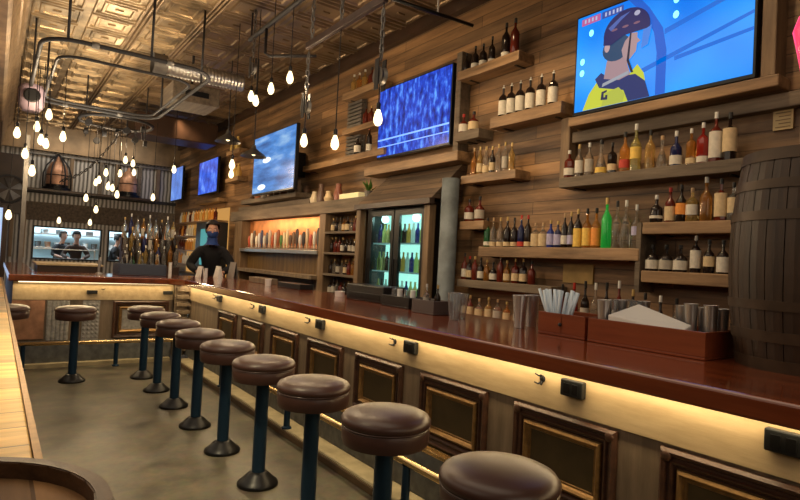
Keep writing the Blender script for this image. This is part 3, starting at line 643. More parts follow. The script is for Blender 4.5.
row([(y, hh, .036, cc, ll, kk, ss) for y, hh, cc, ll, kk, ss in [(3.12,.40,'redbrown','none','dark','tall'),(3.0,.42,'red','none','red','tall'),(2.89,.44,'dark','pale','dark','tall'),(2.79,.43,'clear','none','white','tall'),(2.69,.44,'dark','none','dark','tall'),(2.58,.46,'redbrown','white','white','tall'),(2.46,.40,'dark','pale','gold','round'),(2.36,.38,'clear','none','dark','round'),(2.24,.37,'dark','white','white','round'),(2.12,.36,'clear','pale','dark','round')]], 3.98, .95, 'on counter behind straw box', 'tall bottles behind the straw box')
# framed cards on wall below long shelf
tag(MB().box(XW-.015, XW-.001, 3.02, 3.34, 1.36, 1.53).build('wall_plaque', plain('tan_plaque', (.36,.24,.08), .6, var=.2)), 'tan blank plaque on the planks right of the low bottle shelf', 'plaque')

# ------------------------------------------------------------------ cooler, hood, column
cl = thing('glass_door_cooler', (4.1, 5.6, 0), 'glass-door beer cooler glowing cyan under the timber hood', 'cooler')
CX, C0, C1 = 3.95, 5.0, 6.2; CM_ = (C0+C1)/2
mb = MB().box(CX, 4.26, C0-.06, C0, 0, 2.17).box(CX, 4.26, C1, C1+.06, 0, 2.17).box(CX, 4.26, C0, C1, 2.11, 2.17).box(4.24, 4.26, C0, C1, 0, 2.11).box(CX, 4.24, C0, C1, 0, .3)
ch(mb, 'cabinet', M['blackplastic'], cl)
ch(MB().box(4.22, 4.239, C0, C1, .3, 2.11), 'lit_back', emis('cooler_back_light', (.42,.95,.80), 1.15), cl)
for y0, y1 in ((C0+.01, CM_-.01), (CM_+.01, C1-.01)):
    d = ch(MB().box(CX-.04, CX-.001, y0, y0+.05, .3, 2.11).box(CX-.04, CX-.001, y1-.10, y1, .3, 2.11).box(CX-.04, CX-.001, y0+.05, y1-.10, 2.03, 2.11).box(CX-.04, CX-.001, y0+.05, y1-.10, .3, .36), 'door', M['blackplastic'], cl)
    MB().box(CX-.025, CX-.017, y0+.05, y1-.10, .36, 2.03).build('pane', plain('cooler_pane', (.9,1,1), .02, trans=1.0), d)
    MB().tube([(CX-.06, y1-.05, .9), (CX-.06, y1-.05, 1.5)], .01, 8).build('handle', M['black'], d)
for z in (.65, 1.0, 1.35, 1.70):
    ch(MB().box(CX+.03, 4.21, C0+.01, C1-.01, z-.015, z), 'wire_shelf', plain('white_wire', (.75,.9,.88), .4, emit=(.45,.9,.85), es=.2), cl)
for k_, (z, hh) in enumerate(((1.0,.24),(1.35,.24),(1.70,.24))):
    for j in range(13):
        y = C0+.07+j*.088
        c = ['green','clear','dark','gold','yellow','blue','clear','amber','dark'][(j+k_) % 9]
        cb_ = MB().lathe([(0,0),(.03,0),(.03,hh*.6),(.012,hh*.8),(.012,hh),(0,hh)], seg=10).build('chilled_bottle', glassmat(COL[c], .5), None, smooth='auto')
        cb_.location = (4.08, y, z+.001); tag(cb_, 'chilled %s bottle, %s from right on the %s cooler shelf' % (CN[c], ORD[j], ('lower', 'middle', 'upper')[k_]), 'bottle', 'chilled bottles in the cooler')
hd = thing('timber_hood', (4.0, 5.5, 2.12), 'sloping plank hood projecting over the lit cooler', 'hood')
ch(MB().hexa([(3.83,4.80,2.19),(XW-.001,4.80,2.19),(XW-.001,6.36,2.19),(3.83,6.36,2.19),(4.19,4.72,2.595),(XW-.001,4.72,2.595),(XW-.001,6.15,2.595),(4.19,6.15,2.595)]), 'sloped_roof', wood('hood_planks', (.055,.038,.027), (.15,.108,.075), 'y', .7, 4, .1, .5, planks=(1, 2, 3, .07)), hd, bevel=.006)
ch(MB().box(3.80, 3.87, 4.79, 6.38, 2.12, 2.19), 'front_beam', M['darkbrown'], hd, bevel=.005)
ch(MB().box(3.84, 3.93, 6.27, 6.37, 0, 2.12), 'post', M['postwood'], hd, bevel=.006)
ch(MB().box(3.84, 3.93, 4.83, 4.93, 0, 2.12), 'post', M['postwood'], hd, bevel=.006)
tag(MB().lathe([(.095,0),(.095,2.40),(0,2.40)], (3.98, 4.665, 0), 24).build('grey_column', plain('worn_grey_column', (.13,.155,.175), .6, .1, var=.35, vs=6), smooth=True), 'worn blue-grey round column right of the cooler', 'column')

# ------------------------------------------------------------------ tap wall
tw = thing('tap_wall', (4.0, 9.2, 1.2), 'copper tap wall with a long drip tray under the timber beam', 'tap wall')
ch(MB().box(4.12, XW-.001, 7.62, 10.9, 1.58, 2.12), 'copper_back', M['copper'], tw)
ch(MB().box(3.92, 4.12, 7.6, 10.9, 1.52, 1.58), 'drip_ledge', M['silver'], tw, bevel=.004)
ch(MB().box(4.1, XW-.001, 7.6, 10.9, 1.2, 1.52), 'lower_panel', wood('aged_brown_sheet', (.10,.055,.015), (.24,.14,.04), 'z', .4, 5, .15, .3), tw)
ch(MB().box(3.85, XW-.001, 7.6, 11.0, 1.14, 1.2), 'lower_ledge', M['barface'], tw, bevel=.004)
ch(MB().box(3.95, XW-.001, 7.45, 7.62, .95, 2.12).box(3.95, XW-.001, 10.9, 11.3, .95, 2.12), 'side_post', M['postwood'], tw)
ch(MB().tube([(4.085,7.7,1.63),(4.085,10.85,1.63)], .03, 10), 'tap_pipe', M['copperdark'], tw, smooth=True)
tapc = [(.5,.1,.05),(.75,.7,.6),(.1,.07,.05),(.75,.7,.6),(.65,.66,.7),(.05,.06,.15),(.75,.72,.66),(.1,.1,.12),(.7,.6,.5),(.5,.12,.05),(.7,.66,.6),(.35,.12,.06),(.1,.25,.08),(.75,.68,.45),(.8,.75,.5),(.15,.1,.08),(.2,.14,.1),(.08,.07,.07),(.72,.7,.68),(.05,.05,.06),(.6,.5,.35),(.45,.1,.08),(.7,.68,.62),(.1,.1,.1)]
tcn = ['red-brown','cream','dark brown','cream','silver-grey','navy','cream','charcoal','tan','rust red','pale','brown','green','straw','straw','brown','brown','black','white','black','tan','red','white','black']
for i in range(24):
    y = 10.72-i*.126; hh = .23+.05*((i*7) % 3)
    t = thing('beer_tap', (4.05, y, 1.60), '%s beer tap handle, %s from left on the copper tap wall' % (tcn[i], ORD[i]), 'beer tap', 'beer taps on the copper wall')
    MB().lathe([(.010,0),(.014,.05),(.026,.1),(.030,hh-.05),(.018,hh),(0,hh)], seg=8).build('handle', plain('tap_handle_'+str(i), tapc[i], .4), t, smooth='auto')
    MB().tube([(0,0,0),(-.06,0,-.005),(-.068,0,-.018)], .008, 8).build('spout', M['silver'], t, smooth=True)
# things on the beam above the taps
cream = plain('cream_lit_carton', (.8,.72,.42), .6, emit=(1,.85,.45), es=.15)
tag(MB().box(4.0, 4.2, 6.62, 7.15, 2.321, 2.40).build('cream_carton', cream, bevel=.008), 'bright cream carton lying on the beam left of the hood', 'carton')
pl_ = thing('small_plant', (4.1, 6.5, 2.321), 'small green plant on the beam beside the hood', 'plant')
MB().lathe([(0,0),(.05,0),(.065,.09),(.055,.09),(0,.08)], seg=14).build('pot', M['greyiron'], pl_, smooth='auto')
mb = MB()
for k in range(26):
    a, e_ = R.uniform(0, 6.28), R.uniform(.3, 1.3); L_ = R.uniform(.1, .2); d = Vector((math.cos(a)*math.cos(e_), math.sin(a)*math.cos(e_), math.sin(e_))); sd = Vector((-math.sin(a), math.cos(a), 0))*.018
    p0 = Vector((0,0,.08)); mb.poly([p0, p0+d*L_*.5+sd, p0+d*L_, p0+d*L_*.5-sd])
mb.build('leaves', plain('leaf_green', (.08,.18,.03), .5), pl_)
for i, (y, c, hh) in enumerate([(8.12,(.6,.5,.35),.2),(7.9,(.12,.07,.05),.3),(7.65,(.65,.5,.3),.17),(7.35,(.25,.08,.05),.26)]):
    j = thing('ceramic_jug', (4.1, y, 2.321), ['tan small jug','dark tall jug','golden squat jug','red-brown jug'][i]+' on the beam above the right end of the taps', 'jug', 'jugs on the beam')
    MB().lathe([(0,0),(.06,0),(.075,hh*.4),(.04,hh*.75),(.045,hh),(.036,hh),(.03,hh*.75),(0,hh*.3)], seg=18).build('jug_body', plain('jug_glaze_%d' % i, c, .3), j, smooth='auto')
    MB().tube([(0,.04,hh*.85),(0,.1,hh*.75),(0,.1,hh*.45),(0,.07,hh*.35)], .008, 8).build('handle', plain('jug_handle_%d' % i, c, .3), j, smooth=True)
for i in range(9):
    y = 8.45+.3*i; c = [(.10,.06,.04),(.3,.22,.15),(.16,.14,.12),(.35,.12,.05)][i % 4]; hh = .12+.04*((i*3) % 4)
    nm_ = ['dark brown','tan','grey','rust'][i % 4]
    if y > 8.2:
        o = MB().lathe([(0,0),(.055,0),(.065,hh*.5),(.03,hh*.8),(.035,hh),(0,hh)], seg=14).build('stoneware_bottle', plain('stoneware_%d' % i, c, .5), smooth='auto')
        o.location = (4.11, y, 2.521 if y < 10.9 else 2.421); tag(o, '%s stoneware bottle, %s from right on the ledge below the third screen' % (nm_, ORD[i]), 'bottle', 'stoneware bottles under the third screen')
# bottle station right of the taps
st = thing('bottle_rack', (4.05, 6.75, .95), 'open rack of shelves between the taps and the cooler', 'rack')
for z in (.95, 1.25, 1.56, 1.86): ch(MB().box(3.95, XW-.01, 6.43, 7.43, z-.03, z), 'rack_shelf', M['greywood'], st)
ch(MB().box(3.95, XW-.01, 6.40, 6.43, 0, 2.12), 'rack_side', M['postwood'], st); ch(MB().box(3.95, XW-.01, 7.43, 7.445, 0, 2.12), 'rack_side', M['postwood'], st)
ch(MB().box(3.9, XW-.01, 6.44, 7.42, 0, .92), 'cupboard', M['darkbrown'], st)
for z, nm, hh in ((.95,'bottom',.24),(1.25,'second',.24),(1.56,'third',.23),(1.86,'top',.22)):
    cs = ['dark','amber','redbrown','clear','dark','dark','dark','clear','redbrown','dark','dark','clear']
    R.shuffle(cs); n_i = 9
    row([(7.36-.105*i, hh*R.uniform(.8,1), .036, cs[i], R.choice(['none','none','pale','none','cream']), R.choice(['dark','gold','dark']), R.choice(['round','square','tall','squat'])) for i in range(n_i)], 4.05, z, 'on %s shelf of bottle rack' % nm, 'bottles on the %s rack shelf' % nm)
# distant liquor display (gold lit)
dd = thing('lit_display', (4.0, 14, .9), 'amber-lit liquor display shelves at the far end of the back bar', 'display')
for z in (1.15, 1.5, 1.85, 2.2): ch(MB().box(3.9, XW-.01, 12.6, 15.8, z-.03, z), 'display_shelf', M['shelfwood'], dd)
ch(MB().box(XW-.03, XW-.001, 12.6, 15.8, .9, 2.5), 'lit_back', emis('amber_glow', (1,.5,.13), .55), dd)
ch(MB().box(3.9, XW-.01, 11.7, 16.0, 0, .93), 'base_cabinet', M['darkbrown'], dd)
for z, nm in ((1.15,'lowest'),(1.5,'second'),(1.85,'third'),(2.2,'top')):
    for i in range(14):
        c = R.choice(['gold','amber','redbrown','clear','orange']); 
        o = MB().lathe([(0,0),(.045,0),(.045,.17),(.016,.22),(.016,.28),(0,.28)], seg=8).build('liquor_bottle', glassmat(COL[c], .45), None, smooth='auto')
        o.location = (4.0, 15.6-.22*i, z+.001); tag(o, '%s bottle, %s from left on %s amber-lit shelf' % (CN[c], ORD[i], nm), 'bottle', 'bottles in the amber-lit display')
# second small cooler behind the bartender
c2 = thing('dark_cooler', (4.0, 11.9, 0), 'dark cooler with a teal lit pane behind the bartender', 'cooler')
ch(MB().box(3.55, 3.88, 11.5, 12.6, 0, 2.1), 'cabinet', M['blackplastic'], c2, bevel=.01)
ch(MB().box(3.535, 3.549, 11.7, 12.2, 1.2, 1.95), 'pane', emis('teal_glow', (.1,.5,.5), .6), c2)
# far-shelf ornaments
for i, (y, z) in enumerate([(12.2,3.1),(11.95,3.1),(11.75,3.1),(12.2,3.7),(11.9,3.7)]):
    o = MB().lathe([(0,0),(.06,0),(.07,.1),(.03,.2),(.03,.28),(0,.28)], seg=10).build('decanter', glassmat(COL['gold'], .45), None, smooth='auto'); o.location = (4.12, y, z+.001)
    tag(o, 'golden decanter, %s from left on the %s far wall shelf' % (ORD[i % 3], 'lower' if i < 3 else 'upper'), 'decanter', 'decanters on far wall shelves')

# ------------------------------------------------------------------ things on the bar
def openbox(mb, x0, x1, y0, y1, z0, z1, t=.012):
    mb.box(x0, x1, y0, y1, z0, z0+t); mb.box(x0, x0+t, y0, y1, z0+t, z1); mb.box(x1-t, x1, y0, y1, z0+t, z1); mb.box(x0+t, x1-t, y0, y0+t, z0+t, z1); mb.box(x0+t, x1-t, y1-t, y1, z0+t, z1)
ZT = 1.101
sb = thing('straw_box', (2.65, 2.0, ZT), 'red-brown wooden box with a small knob holding pale straws', 'box', rz=0)
mb = MB(); openbox(mb, 2.585, 2.86, 1.87, 2.19, ZT, ZT+.125); mb.box(2.585, 2.86, 2.02, 2.03, ZT+.01, ZT+.11)
ch(mb, 'box_body', M['traywood'], sb, bevel=.003)
ch(MB().ball((2.578, 2.03, ZT+.065), .011), 'knob', M['iron'], sb)
lb = thing('long_caddy', (2.65, 1.5, ZT), 'long red-brown wooden caddy beside the barrel', 'caddy')
mb = MB(); openbox(mb, 2.575, 2.90, 1.235, 1.845, ZT, ZT+.125)
ch(mb, 'caddy_body', M['traywood'], lb, bevel=.003)
stg = thing('straw_bundle', (2.66, 2.11, ZT+.013), 'fanned bundle of pale blue paper straws in the wooden box', 'straws')
for k in range(19):
    a = -.032*9+.032*k; mb = MB()
    mb.tube([(R.uniform(-.02,.02), -a*.18, 0), (R.uniform(-.03,.03), -a*.44, .235+R.uniform(-.01,.01))], .0085, 8)
    mb.build('straw', M['straw'], stg, smooth=True)
# steel shakers and pint glasses
def cup(name, x, y, h, r0, r1, mat, label, cat, group=None, z=ZT, rim=True):
    t = thing(name, (x, y, z), label, cat, group)
    MB().lathe([(0,0),(r0,0),(r1,h),(r1-.003,h),(r0-.003,.006),(0,.006)], seg=24).build('cup_body', mat, t, smooth='auto')
    if rim: MB().lathe([(r1+.002*math.cos(q*PI/3), h+.002*math.sin(q*PI/3)) for q in range(7)], seg=24).build('rim', mat, t, smooth=True)
    return t
cup('shaker_tin', 2.66, 2.40, .20, .032, .048, M['silver'], 'steel shaker tin on the bar, left of the straw box', 'shaker', 'steel shaker tins by the straw box')
cup('shaker_tin', 2.80, 2.43, .20, .032, .048, M['silver'], 'second steel shaker tin, right behind the first by the straw box', 'shaker', 'steel shaker tins by the straw box')
cup('plastic_cup', 2.52, 2.85, .18, .034, .052, M['glass'], 'clear tumbler stack on the bar, left of the shaker tins', 'cup')
cup('plastic_cup', 2.64, 2.92, .17, .034, .050, M['glass'], 'clear tumbler just behind the nearer clear tumbler', 'cup')
for i, (x, y) in enumerate([(2.80,1.46),(2.745,1.39),(2.82,1.36),(2.75,1.30),(2.83,1.285)]):
    cup('steel_jigger', x, y, .21+.015*(i % 2), .024, .031, M['silver'], '%s steel canister from left in the long caddy' % ORD[i], 'canister', 'steel canisters in the long caddy', z=ZT+.013)
for i, (x, y) in enumerate([(2.855,1.79),(2.78,1.79),(2.70,1.79),(2.855,1.70),(2.79,1.705),(2.63,1.79)]):
    cup('glass_tumbler', x, y, .21, .024, .033, [M['glass'], M['silver']][i % 2], '%s upright tumbler from left at the caddy end by the straws' % ORD[i], 'tumbler', 'upright tumblers by the straws', z=ZT+.013)
mb = MB()
pp = [(2.60,1.72,0),(2.60,1.50,.0),(2.86,1.45,.01),(2.86,1.66,.02)]
mb.hexa([(2.60,1.74,ZT+.03),(2.72,1.66,ZT+.03),(2.70,1.36,ZT+.02),(2.60,1.38,ZT+.02),(2.605,1.75,ZT+.15),(2.74,1.66,ZT+.215),(2.70,1.36,ZT+.14),(2.60,1.36,ZT+.11)])
tag(mb.build('napkin_stack', M['paper'], bevel=.006), 'white stack of paper napkins leaning in the long caddy', 'napkins')
# register box and condiment caddies further along
rg_ = thing('register_box', (2.85, 4.3, ZT), 'low black till box on the bar in front of the cooler', 'till')
ch(MB().box(2.72, 2.95, 4.0, 4.62, ZT, ZT+.145), 'till_body', M['blackplastic'], rg_, bevel=.01)
ch(MB().box(2.715, 2.72, 4.05, 4.57, ZT+.02, ZT+.075), 'drawer', M['black'], rg_, bevel=.003)
cc = thing('garnish_caddy', (2.7, 3.7, ZT), 'dark garnish caddy on the bar right of the till box', 'caddy')
mb = MB(); openbox(mb, 2.66, 2.86, 3.55, 3.93, ZT, ZT+.09); ch(mb, 'caddy_body', M['blackplastic'], cc, bevel=.003)
for i, y in enumerate((3.62,3.70,3.80,3.88)):
    cup('salt_shaker', 2.75, y, .13, .025, .022, M['glass'] if i % 2 else M['white'], '%s small pot from right in the garnish caddy' % ORD[i], 'pot', 'small pots in the garnish caddy', z=ZT+.013)
c3 = thing('napkin_caddy', (2.62, 3.2, ZT), 'grey-brown napkin caddy on the bar beside the clear tumblers', 'caddy')
mb = MB(); openbox(mb, 2.56, 2.74, 3.12, 3.38, ZT, ZT+.10); ch(mb, 'caddy_body', plain('grey_brown_caddy', (.11,.09,.085), .5), c3, bevel=.003)
row([(3.32,.2,.026,'clear','pale','white','round'),(3.19,.2,.024,'dark','none','gold','round')], 2.65, ZT+.013, 'in the napkin caddy', 'small bottles in the napkin caddy')
# far part of the bar
tag(MB().box(2.80, 2.95, 6.75, 7.35, ZT, ZT+.07).build('wooden_tray', M['barface'], bevel=.005), 'pale wooden tray on the bar below the tap wall', 'tray')
tag(MB().box(2.78, 2.95, 5.75, 6.35, ZT, ZT+.06).build('black_tray', M['blackplastic'], bevel=.005), 'low black tray on the bar between tap wall and till', 'tray')
cup('white_mug', 2.70, 6.45, .08, .035, .04, M['white'], 'white mug on the bar left of the black tray', 'mug')
cup('white_mug', 2.78, 4.85, .05, .045, .05, M['white'], 'small white bowl on the bar left of the till box', 'bowl')
for i, (x, y) in enumerate([(2.12,7.0),(2.2,6.72)]):
    cup('tall_candle_glass', x, y, .17, .018, .020, M['white'], ['left','right'][i]+' of two slim white tubes standing on the bar corner', 'glass tube', 'slim white tubes on the bar corner')
cup('tall_candle_glass', 1.93, 7.95, .20, .02, .02, M['white'], 'slim white tube beside the slate blue bin', 'glass tube')
for i, (x, y, w_, h_) in enumerate([(2.40,8.3,.22,.16),(2.66,8.3,.20,.17),(2.86,8.25,.24,.24)]):
    t = thing('menu_card', (x, y, ZT), ['pale menu card, left of two in front of the bartender','pale menu card, right of two in front of the bartender','grey card standing on the bar below the copper wall'][i], 'card', 'cards on the bar')
    MB().hexa([(-.01,-w_/2,0),(.01,-w_/2,0),(.01,w_/2,0),(-.01,w_/2,0),(.03,-w_/2,h_),(.034,-w_/2,h_),(.034,w_/2,h_),(.03,w_/2,h_)]).build('card_front', M['paper'] if i < 2 else plain('grey_card', (.25,.22,.2), .7), t)
    MB().hexa([(.05,-w_/2,0),(.07,-w_/2,0),(.07,w_/2,0),(.05,w_/2,0),(.035,-w_/2,h_),(.038,-w_/2,h_),(.038,w_/2,h_),(.035,w_/2,h_)]).build('card_back', M['paper'] if i < 2 else M['greyiron'], t)
bn = thing('slate_bin', (1.7, 8.7, ZT), 'slate blue rectangular bin at the corner of the far bar', 'bin')
mb = MB(); openbox(mb, 1.36, 1.98, 8.35, 8.75, ZT, ZT+.155, .015); ch(mb, 'bin_body', M['slateblue'], bn, bevel=.006)
cols_ = ['clear','dark','clear','green','gold','clear','dark','clear','amber','clear']
row([(8.7-.001*i, .38+.06*((i*5) % 3), .032, cols_[i], R.choice(['white','none','pale']), R.choice(['dark','white','gold']), 'tall') for i in range(0)], 1.5, ZT, '', '')
for i in range(10):
    x = 1.42+.056*i
    bottle(x, 8.45+.14*(i % 2), ZT+.016, .26+.03*((i*5) % 3), .024, cols_[i], 'none', ['dark','white','gold'][i % 3], 'tall', '%s bottle, %s from left in the slate blue bin' % (CN[cols_[i]], ORD[i]), 'bottles in the slate blue bin')
rs = thing('tiered_riser', (1.75, 8.62, ZT), 'stepped riser of bottles behind the slate blue bin', 'riser')
for k in range(3): ch(MB().box(1.50+.0*k, 2.26, 8.785+.13*k, 8.91+.13*k, ZT-.0+.0, ZT+.12+.2*k), 'step_block', M['darkbrown'], rs)
for k in range(3):
    for i in range(9):
        c = ['clear','dark','clear','gold','clear','navy','clear','amber','clear'][(i+2*k) % 9]
        bottle(1.54+.085*i, 8.85+.13*k, ZT+.121+.2*k, .30+.03*((i*5) % 3), .034, c, ['pale','none','none','none','none'][(i+k) % 5], ['white','dark','gold'][(i+k) % 3], 'tall', '%s bottle, %s from left on %s riser step' % (CN[c], ORD[i], ('lowest','middle','top')[k]), 'bottles on the stepped riser')
# service island beyond the far bar
isl = thing('service_island', (.9, 9.5, 0), 'dark brown service island behind the far bar with a pale top', 'island')
ch(MB().box(.5, 1.3, 9.3, 9.9, 0, 1.17), 'island_body', M['darkbrown'], isl)
ch(MB().box(.48, 1.32, 9.28, 10.3, 1.17, 1.20), 'island_top', M['strip'], isl, bevel=.005)
tp = thing('draft_tower', (1.16, 8.55, ZT), 'small chrome faucet standing on the far bar left of the slate bin', 'faucet')
MB().lathe([(.045,0),(.045,.01),(.018,.02),(.015,.2)], seg=14).build('column', M['silver'], tp, smooth='auto')
MB().tube([(0,0,.19),(0,-.08,.22),(0,-.13,.17)], .01, 8).build('spout', M['silver'], tp, smooth=True)
MB().lathe([(.008,.2),(.016,.26),(0,.27)], seg=10).build('lever', M['black'], tp, smooth=True)

# ------------------------------------------------------------------ figures
def skin_mesh(name, verts, edges, radii, mat, parent, sub=2):
    me = bpy.data.meshes.new(name); me.from_pydata(verts, edges, []); o = bpy.data.objects.new(name, me); col.objects.link(o)
    md = o.modifiers.new('skin', 'SKIN'); md.use_smooth_shade = True; md.branch_smoothing = .6
    for i, r_ in enumerate(radii):
        sv = me.skin_vertices[0].data[i]; sv.radius = (r_ if isinstance(r_, tuple) else (r_, r_))
    me.skin_vertices[0].data[0].use_root = True
    sd = o.modifiers.new('sub', 'SUBSURF'); sd.levels = sub; sd.render_levels = sub
    bpy.context.view_layer.update()
    dg = bpy.context.evaluated_depsgraph_get(); ev = bpy.data.meshes.new_from_object(o.evaluated_get(dg))
    bpy.data.objects.remove(o); bpy.data.meshes.remove(me)
    ev.materials.clear(); ev.materials.append(mat)
    for p_ in ev.polygons: p_.use_smooth = True
    o = bpy.data.objects.new(name, ev); col.objects.link(o); o.parent = parent
    return o
def person(loc, rz, label, shirt, hairm, lean=.12, reach=(.35, .95), S=1.0, gaiter=False, sleeves_to_wrist=False, cap=False):
    """faces local -Y; standing, leaning forward, hands resting in front at height reach[1]"""
    t = thing('person', loc, label, 'person', rz=rz); t.scale = (S, S, S)
    L = lean
    J = {'pel': (0,0,.95), 'wai': (0,-.25*L,1.1), 'che': (0,-.9*L,1.3), 'nb': (0,-1.35*L,1.46), 'nk': (0,-1.6*L,1.54), 'h1': (0,-1.85*L,1.62), 'h2': (0,-1.95*L,1.71)}
    V = list(J.values()); K = list(J.keys()); E = [(0,1),(1,2),(2,3),(3,4),(4,5),(5,6)]; Rr = [(.15,.11),(.135,.10),(.165,.115),(.08,.07),(.055,.058),(.068,.085),(.072,.09)]
    def add(p, r_, fr_): V.append(p); Rr.append(r_); E.append((fr_, len(V)-1)); return len(V)-1
    hands = []; arms = []
    for s_ in (-1, 1):
        a = add((.16*s_, -1.2*L, 1.385), .050, 2); el = (.31*s_, -1.2*L-.04, 1.16); wr = (.16*s_, -1.2*L-reach[0]+.05, reach[1]+.03)
        b_ = add(el, .043, a); mid = tuple((el[i]+wr[i])/2 for i in range(3)); c0 = add(mid, .037, b_); c_i = add(wr, .027, c0)
        hd_ = add((wr[0]-.01*s_, wr[1]-.06, wr[2]-.012), (.040,.020), c_i)
        arms.append(((.17*s_, -1.2*L, 1.40), el, wr))
        for q in range(4):
            fx = wr[0]-.01*s_+(q-1.5)*.019; ln = (.07,.08,.075,.06)[q]
            f1 = add((fx, wr[1]-.105, wr[2]-.012), .0095, hd_); f2 = add((fx, wr[1]-.105-ln*.5, wr[2]-.018), .0085, f1); add((fx, wr[1]-.105-ln*.85, wr[2]-.034), .0075, f2)
        th = add((wr[0]-.045*s_, wr[1]-.05, wr[2]-.012), .011, c_i); add((wr[0]-.062*s_, wr[1]-.09, wr[2]-.018), .0085, th)
        h_ = add((.10*s_, .0, .88), .09, 0); k_ = add((.10*s_, -.01, .5), .056, h_); an = add((.10*s_, .02, .10), .038, k_); add((.10*s_, -.12, .04), (.042,.032), an)
    body = skin_mesh('body', V, E, Rr, M['skin'], t)
    body.data.materials.append(shirt)
    for p_ in body.data.polygons:
        c0 = p_.center
        dw = min((c0-Vector(a_[2])).length for a_ in arms)
        if .85 < c0.z < 1.46 and dw > (.10 if sleeves_to_wrist else .24) and c0.y > min(a_[2][1] for a_ in arms)+.02: p_.material_index = 1
    # face
    hx, hy, hz = 0, -1.95*L-.005, 1.685
    MB().ball((hx, hy, hz), .1, (.79,.96,1.17), 3).build('head', M['skin'], t, smooth=True)
    f = MB()
    for s_ in (-1, 1): f.ball((hx+.031*s_, hy-.082, hz+.005), .0125, (1,.7,.8), 2)
    f.build('eyes', M['white'], t, smooth=True)
    f = MB()
    for s_ in (-1, 1): f.ball((hx+.031*s_, hy-.0905, hz+.005), .006, (1,.5,1), 1)
    f.build('pupils', M['black'], t, smooth=True)
    f = MB()
    for s_ in (-1, 1): f.tube([(hx+.014*s_, hy-.088, hz+.024), (hx+.032*s_, hy-.088, hz+.031), (hx+.05*s_, hy-.075, hz+.024)], .004, 6)
    f.build('eyebrows', hairm, t, smooth=True)
    MB().hexa([(hx-.016,hy-.085,hz-.042),(hx+.016,hy-.085,hz-.042),(hx+.011,hy-.118,hz-.038),(hx-.011,hy-.118,hz-.038),(hx-.006,hy-.085,hz+.012),(hx+.006,hy-.085,hz+.012),(hx+.005,hy-.094,hz+.008),(hx-.005,hy-.094,hz+.008)]).build('nose', M['skin'], t, bevel=.003)
    MB().tube([(hx-.022,hy-.084,hz-.062),(hx,hy-.092,hz-.064),(hx+.022,hy-.084,hz-.062)], .005, 6).build('mouth', plain('lips', (.4,.14,.12), .5), t, smooth=True)
    f = MB()
    for s_ in (-1, 1): f.ball((hx+.08*s_, hy+.01, hz-.005), .026, (.4,.7,1.1), 2)
    f.build('ears', M['skin'], t, smooth=True)
    # hair: cap of the head, cut away at the face
    f = MB().ball((hx, hy+.012, hz+.022), .116, (.84,1.0,1.12), 3)
    dl = [v for v in f.bm.verts if v.co.y < hy-.03 and v.co.z < hz+.062 or v.co.z < hz-.045]
    bmesh.ops.delete(f.bm, geom=dl, context='VERTS')
    for v in f.bm.verts: v.co += Vector((R.uniform(-.004,.004), R.uniform(-.004,.004), R.uniform(-.003,.006)))
    hr = f.build('hair', hairm, t, smooth=True)
    hr.modifiers.new('thick', 'SOLIDIFY').thickness = -.012
    if gaiter:
        f = MB().ball((hx, hy-.002, hz-.04), .101, (.83,1.03,.88), 3)
        bmesh.ops.delete(f.bm, geom=[v for v in f.bm.verts if v.co.z > hz-.012], context='VERTS')
        f.lathe([(.078,-.105),(.072,-.14),(.085,-.19),(.11,-.215)], (hx, hy+.02, hz), 20)
        f.build('face_covering', M['gaiter'], t, smooth=True)
    # shirt over torso and upper arms
    V2 = [J['pel'], J['wai'], J['che'], J['nb']]; R2 = [(.165,.125),(.15,.115),(.18,.13),(.095,.085)]; E2 = [(0,1),(1,2),(2,3)]
    for sh_, el, wr in arms:
        V2.append(sh_); R2.append(.092); E2.append((2, len(V2)-1)); q = len(V2)-1
        if sleeves_to_wrist:
            V2.append(el); R2.append(.066); E2.append((q, len(V2)-1)); V2.append(tuple(el[i]*.1+wr[i]*.9 for i in range(3))); R2.append(.048); E2.append((len(V2)-2, len(V2)-1))
        else:
            V2.append(tuple(sh_[i]*.3+el[i]*.7 for i in range(3))); R2.append(.062); E2.append((q, len(V2)-1))
    skin_mesh('shirt', V2, E2, R2, shirt, t)
    V3 = [(0,0,.93)]; R3 = [(.165,.125)]; E3 = []
    for s_ in (-1, 1):
        V3 += [(.10*s_,0,.85),(.10*s_,-.01,.5),(.10*s_,.02,.13)]; R3 += [.105,.075,.06]; n0 = len(V3); E3 += [(0,n0-3),(n0-3,n0-2),(n0-2,n0-1)]
    skin_mesh('trousers', V3, E3, R3, M['shirtblack'], t)
    if cap: MB().lathe([(.092,0),(.096,.03),(.088,.075),(.05,.1),(0,.108)], (hx,hy+.005,hz+.055), 20).build('cap', M['shirtblack'], t, smooth=True)
    return t
person((2.96, 9.52, 0), math.radians(-18), 'bartender in black with dark hair and blue face covering, behind the bar corner', M['shirtblack'], M['hair'], lean=.2, reach=(.42, 1.03), S=1.08, gaiter=True, sleeves_to_wrist=True)
for i, (x, y, rz, lab, sh, cap) in enumerate([(1.88, 18.35, -.1, 'kitchen worker in brown at the centre of the lit hatch', M['shirtbrown'], True), (1.48, 18.9, .6, 'kitchen worker in black at the left of the hatch', M['shirtblack'], False), (2.78, 18.4, 1.2, 'kitchen worker in black and white at the right hatch', M['shirtblack'], True)]):
    person((x, y, 0), rz, lab, sh, M['hair'], lean=.1, reach=(.35,1.05), S=1.02, cap=cap, sleeves_to_wrist=i == 0)
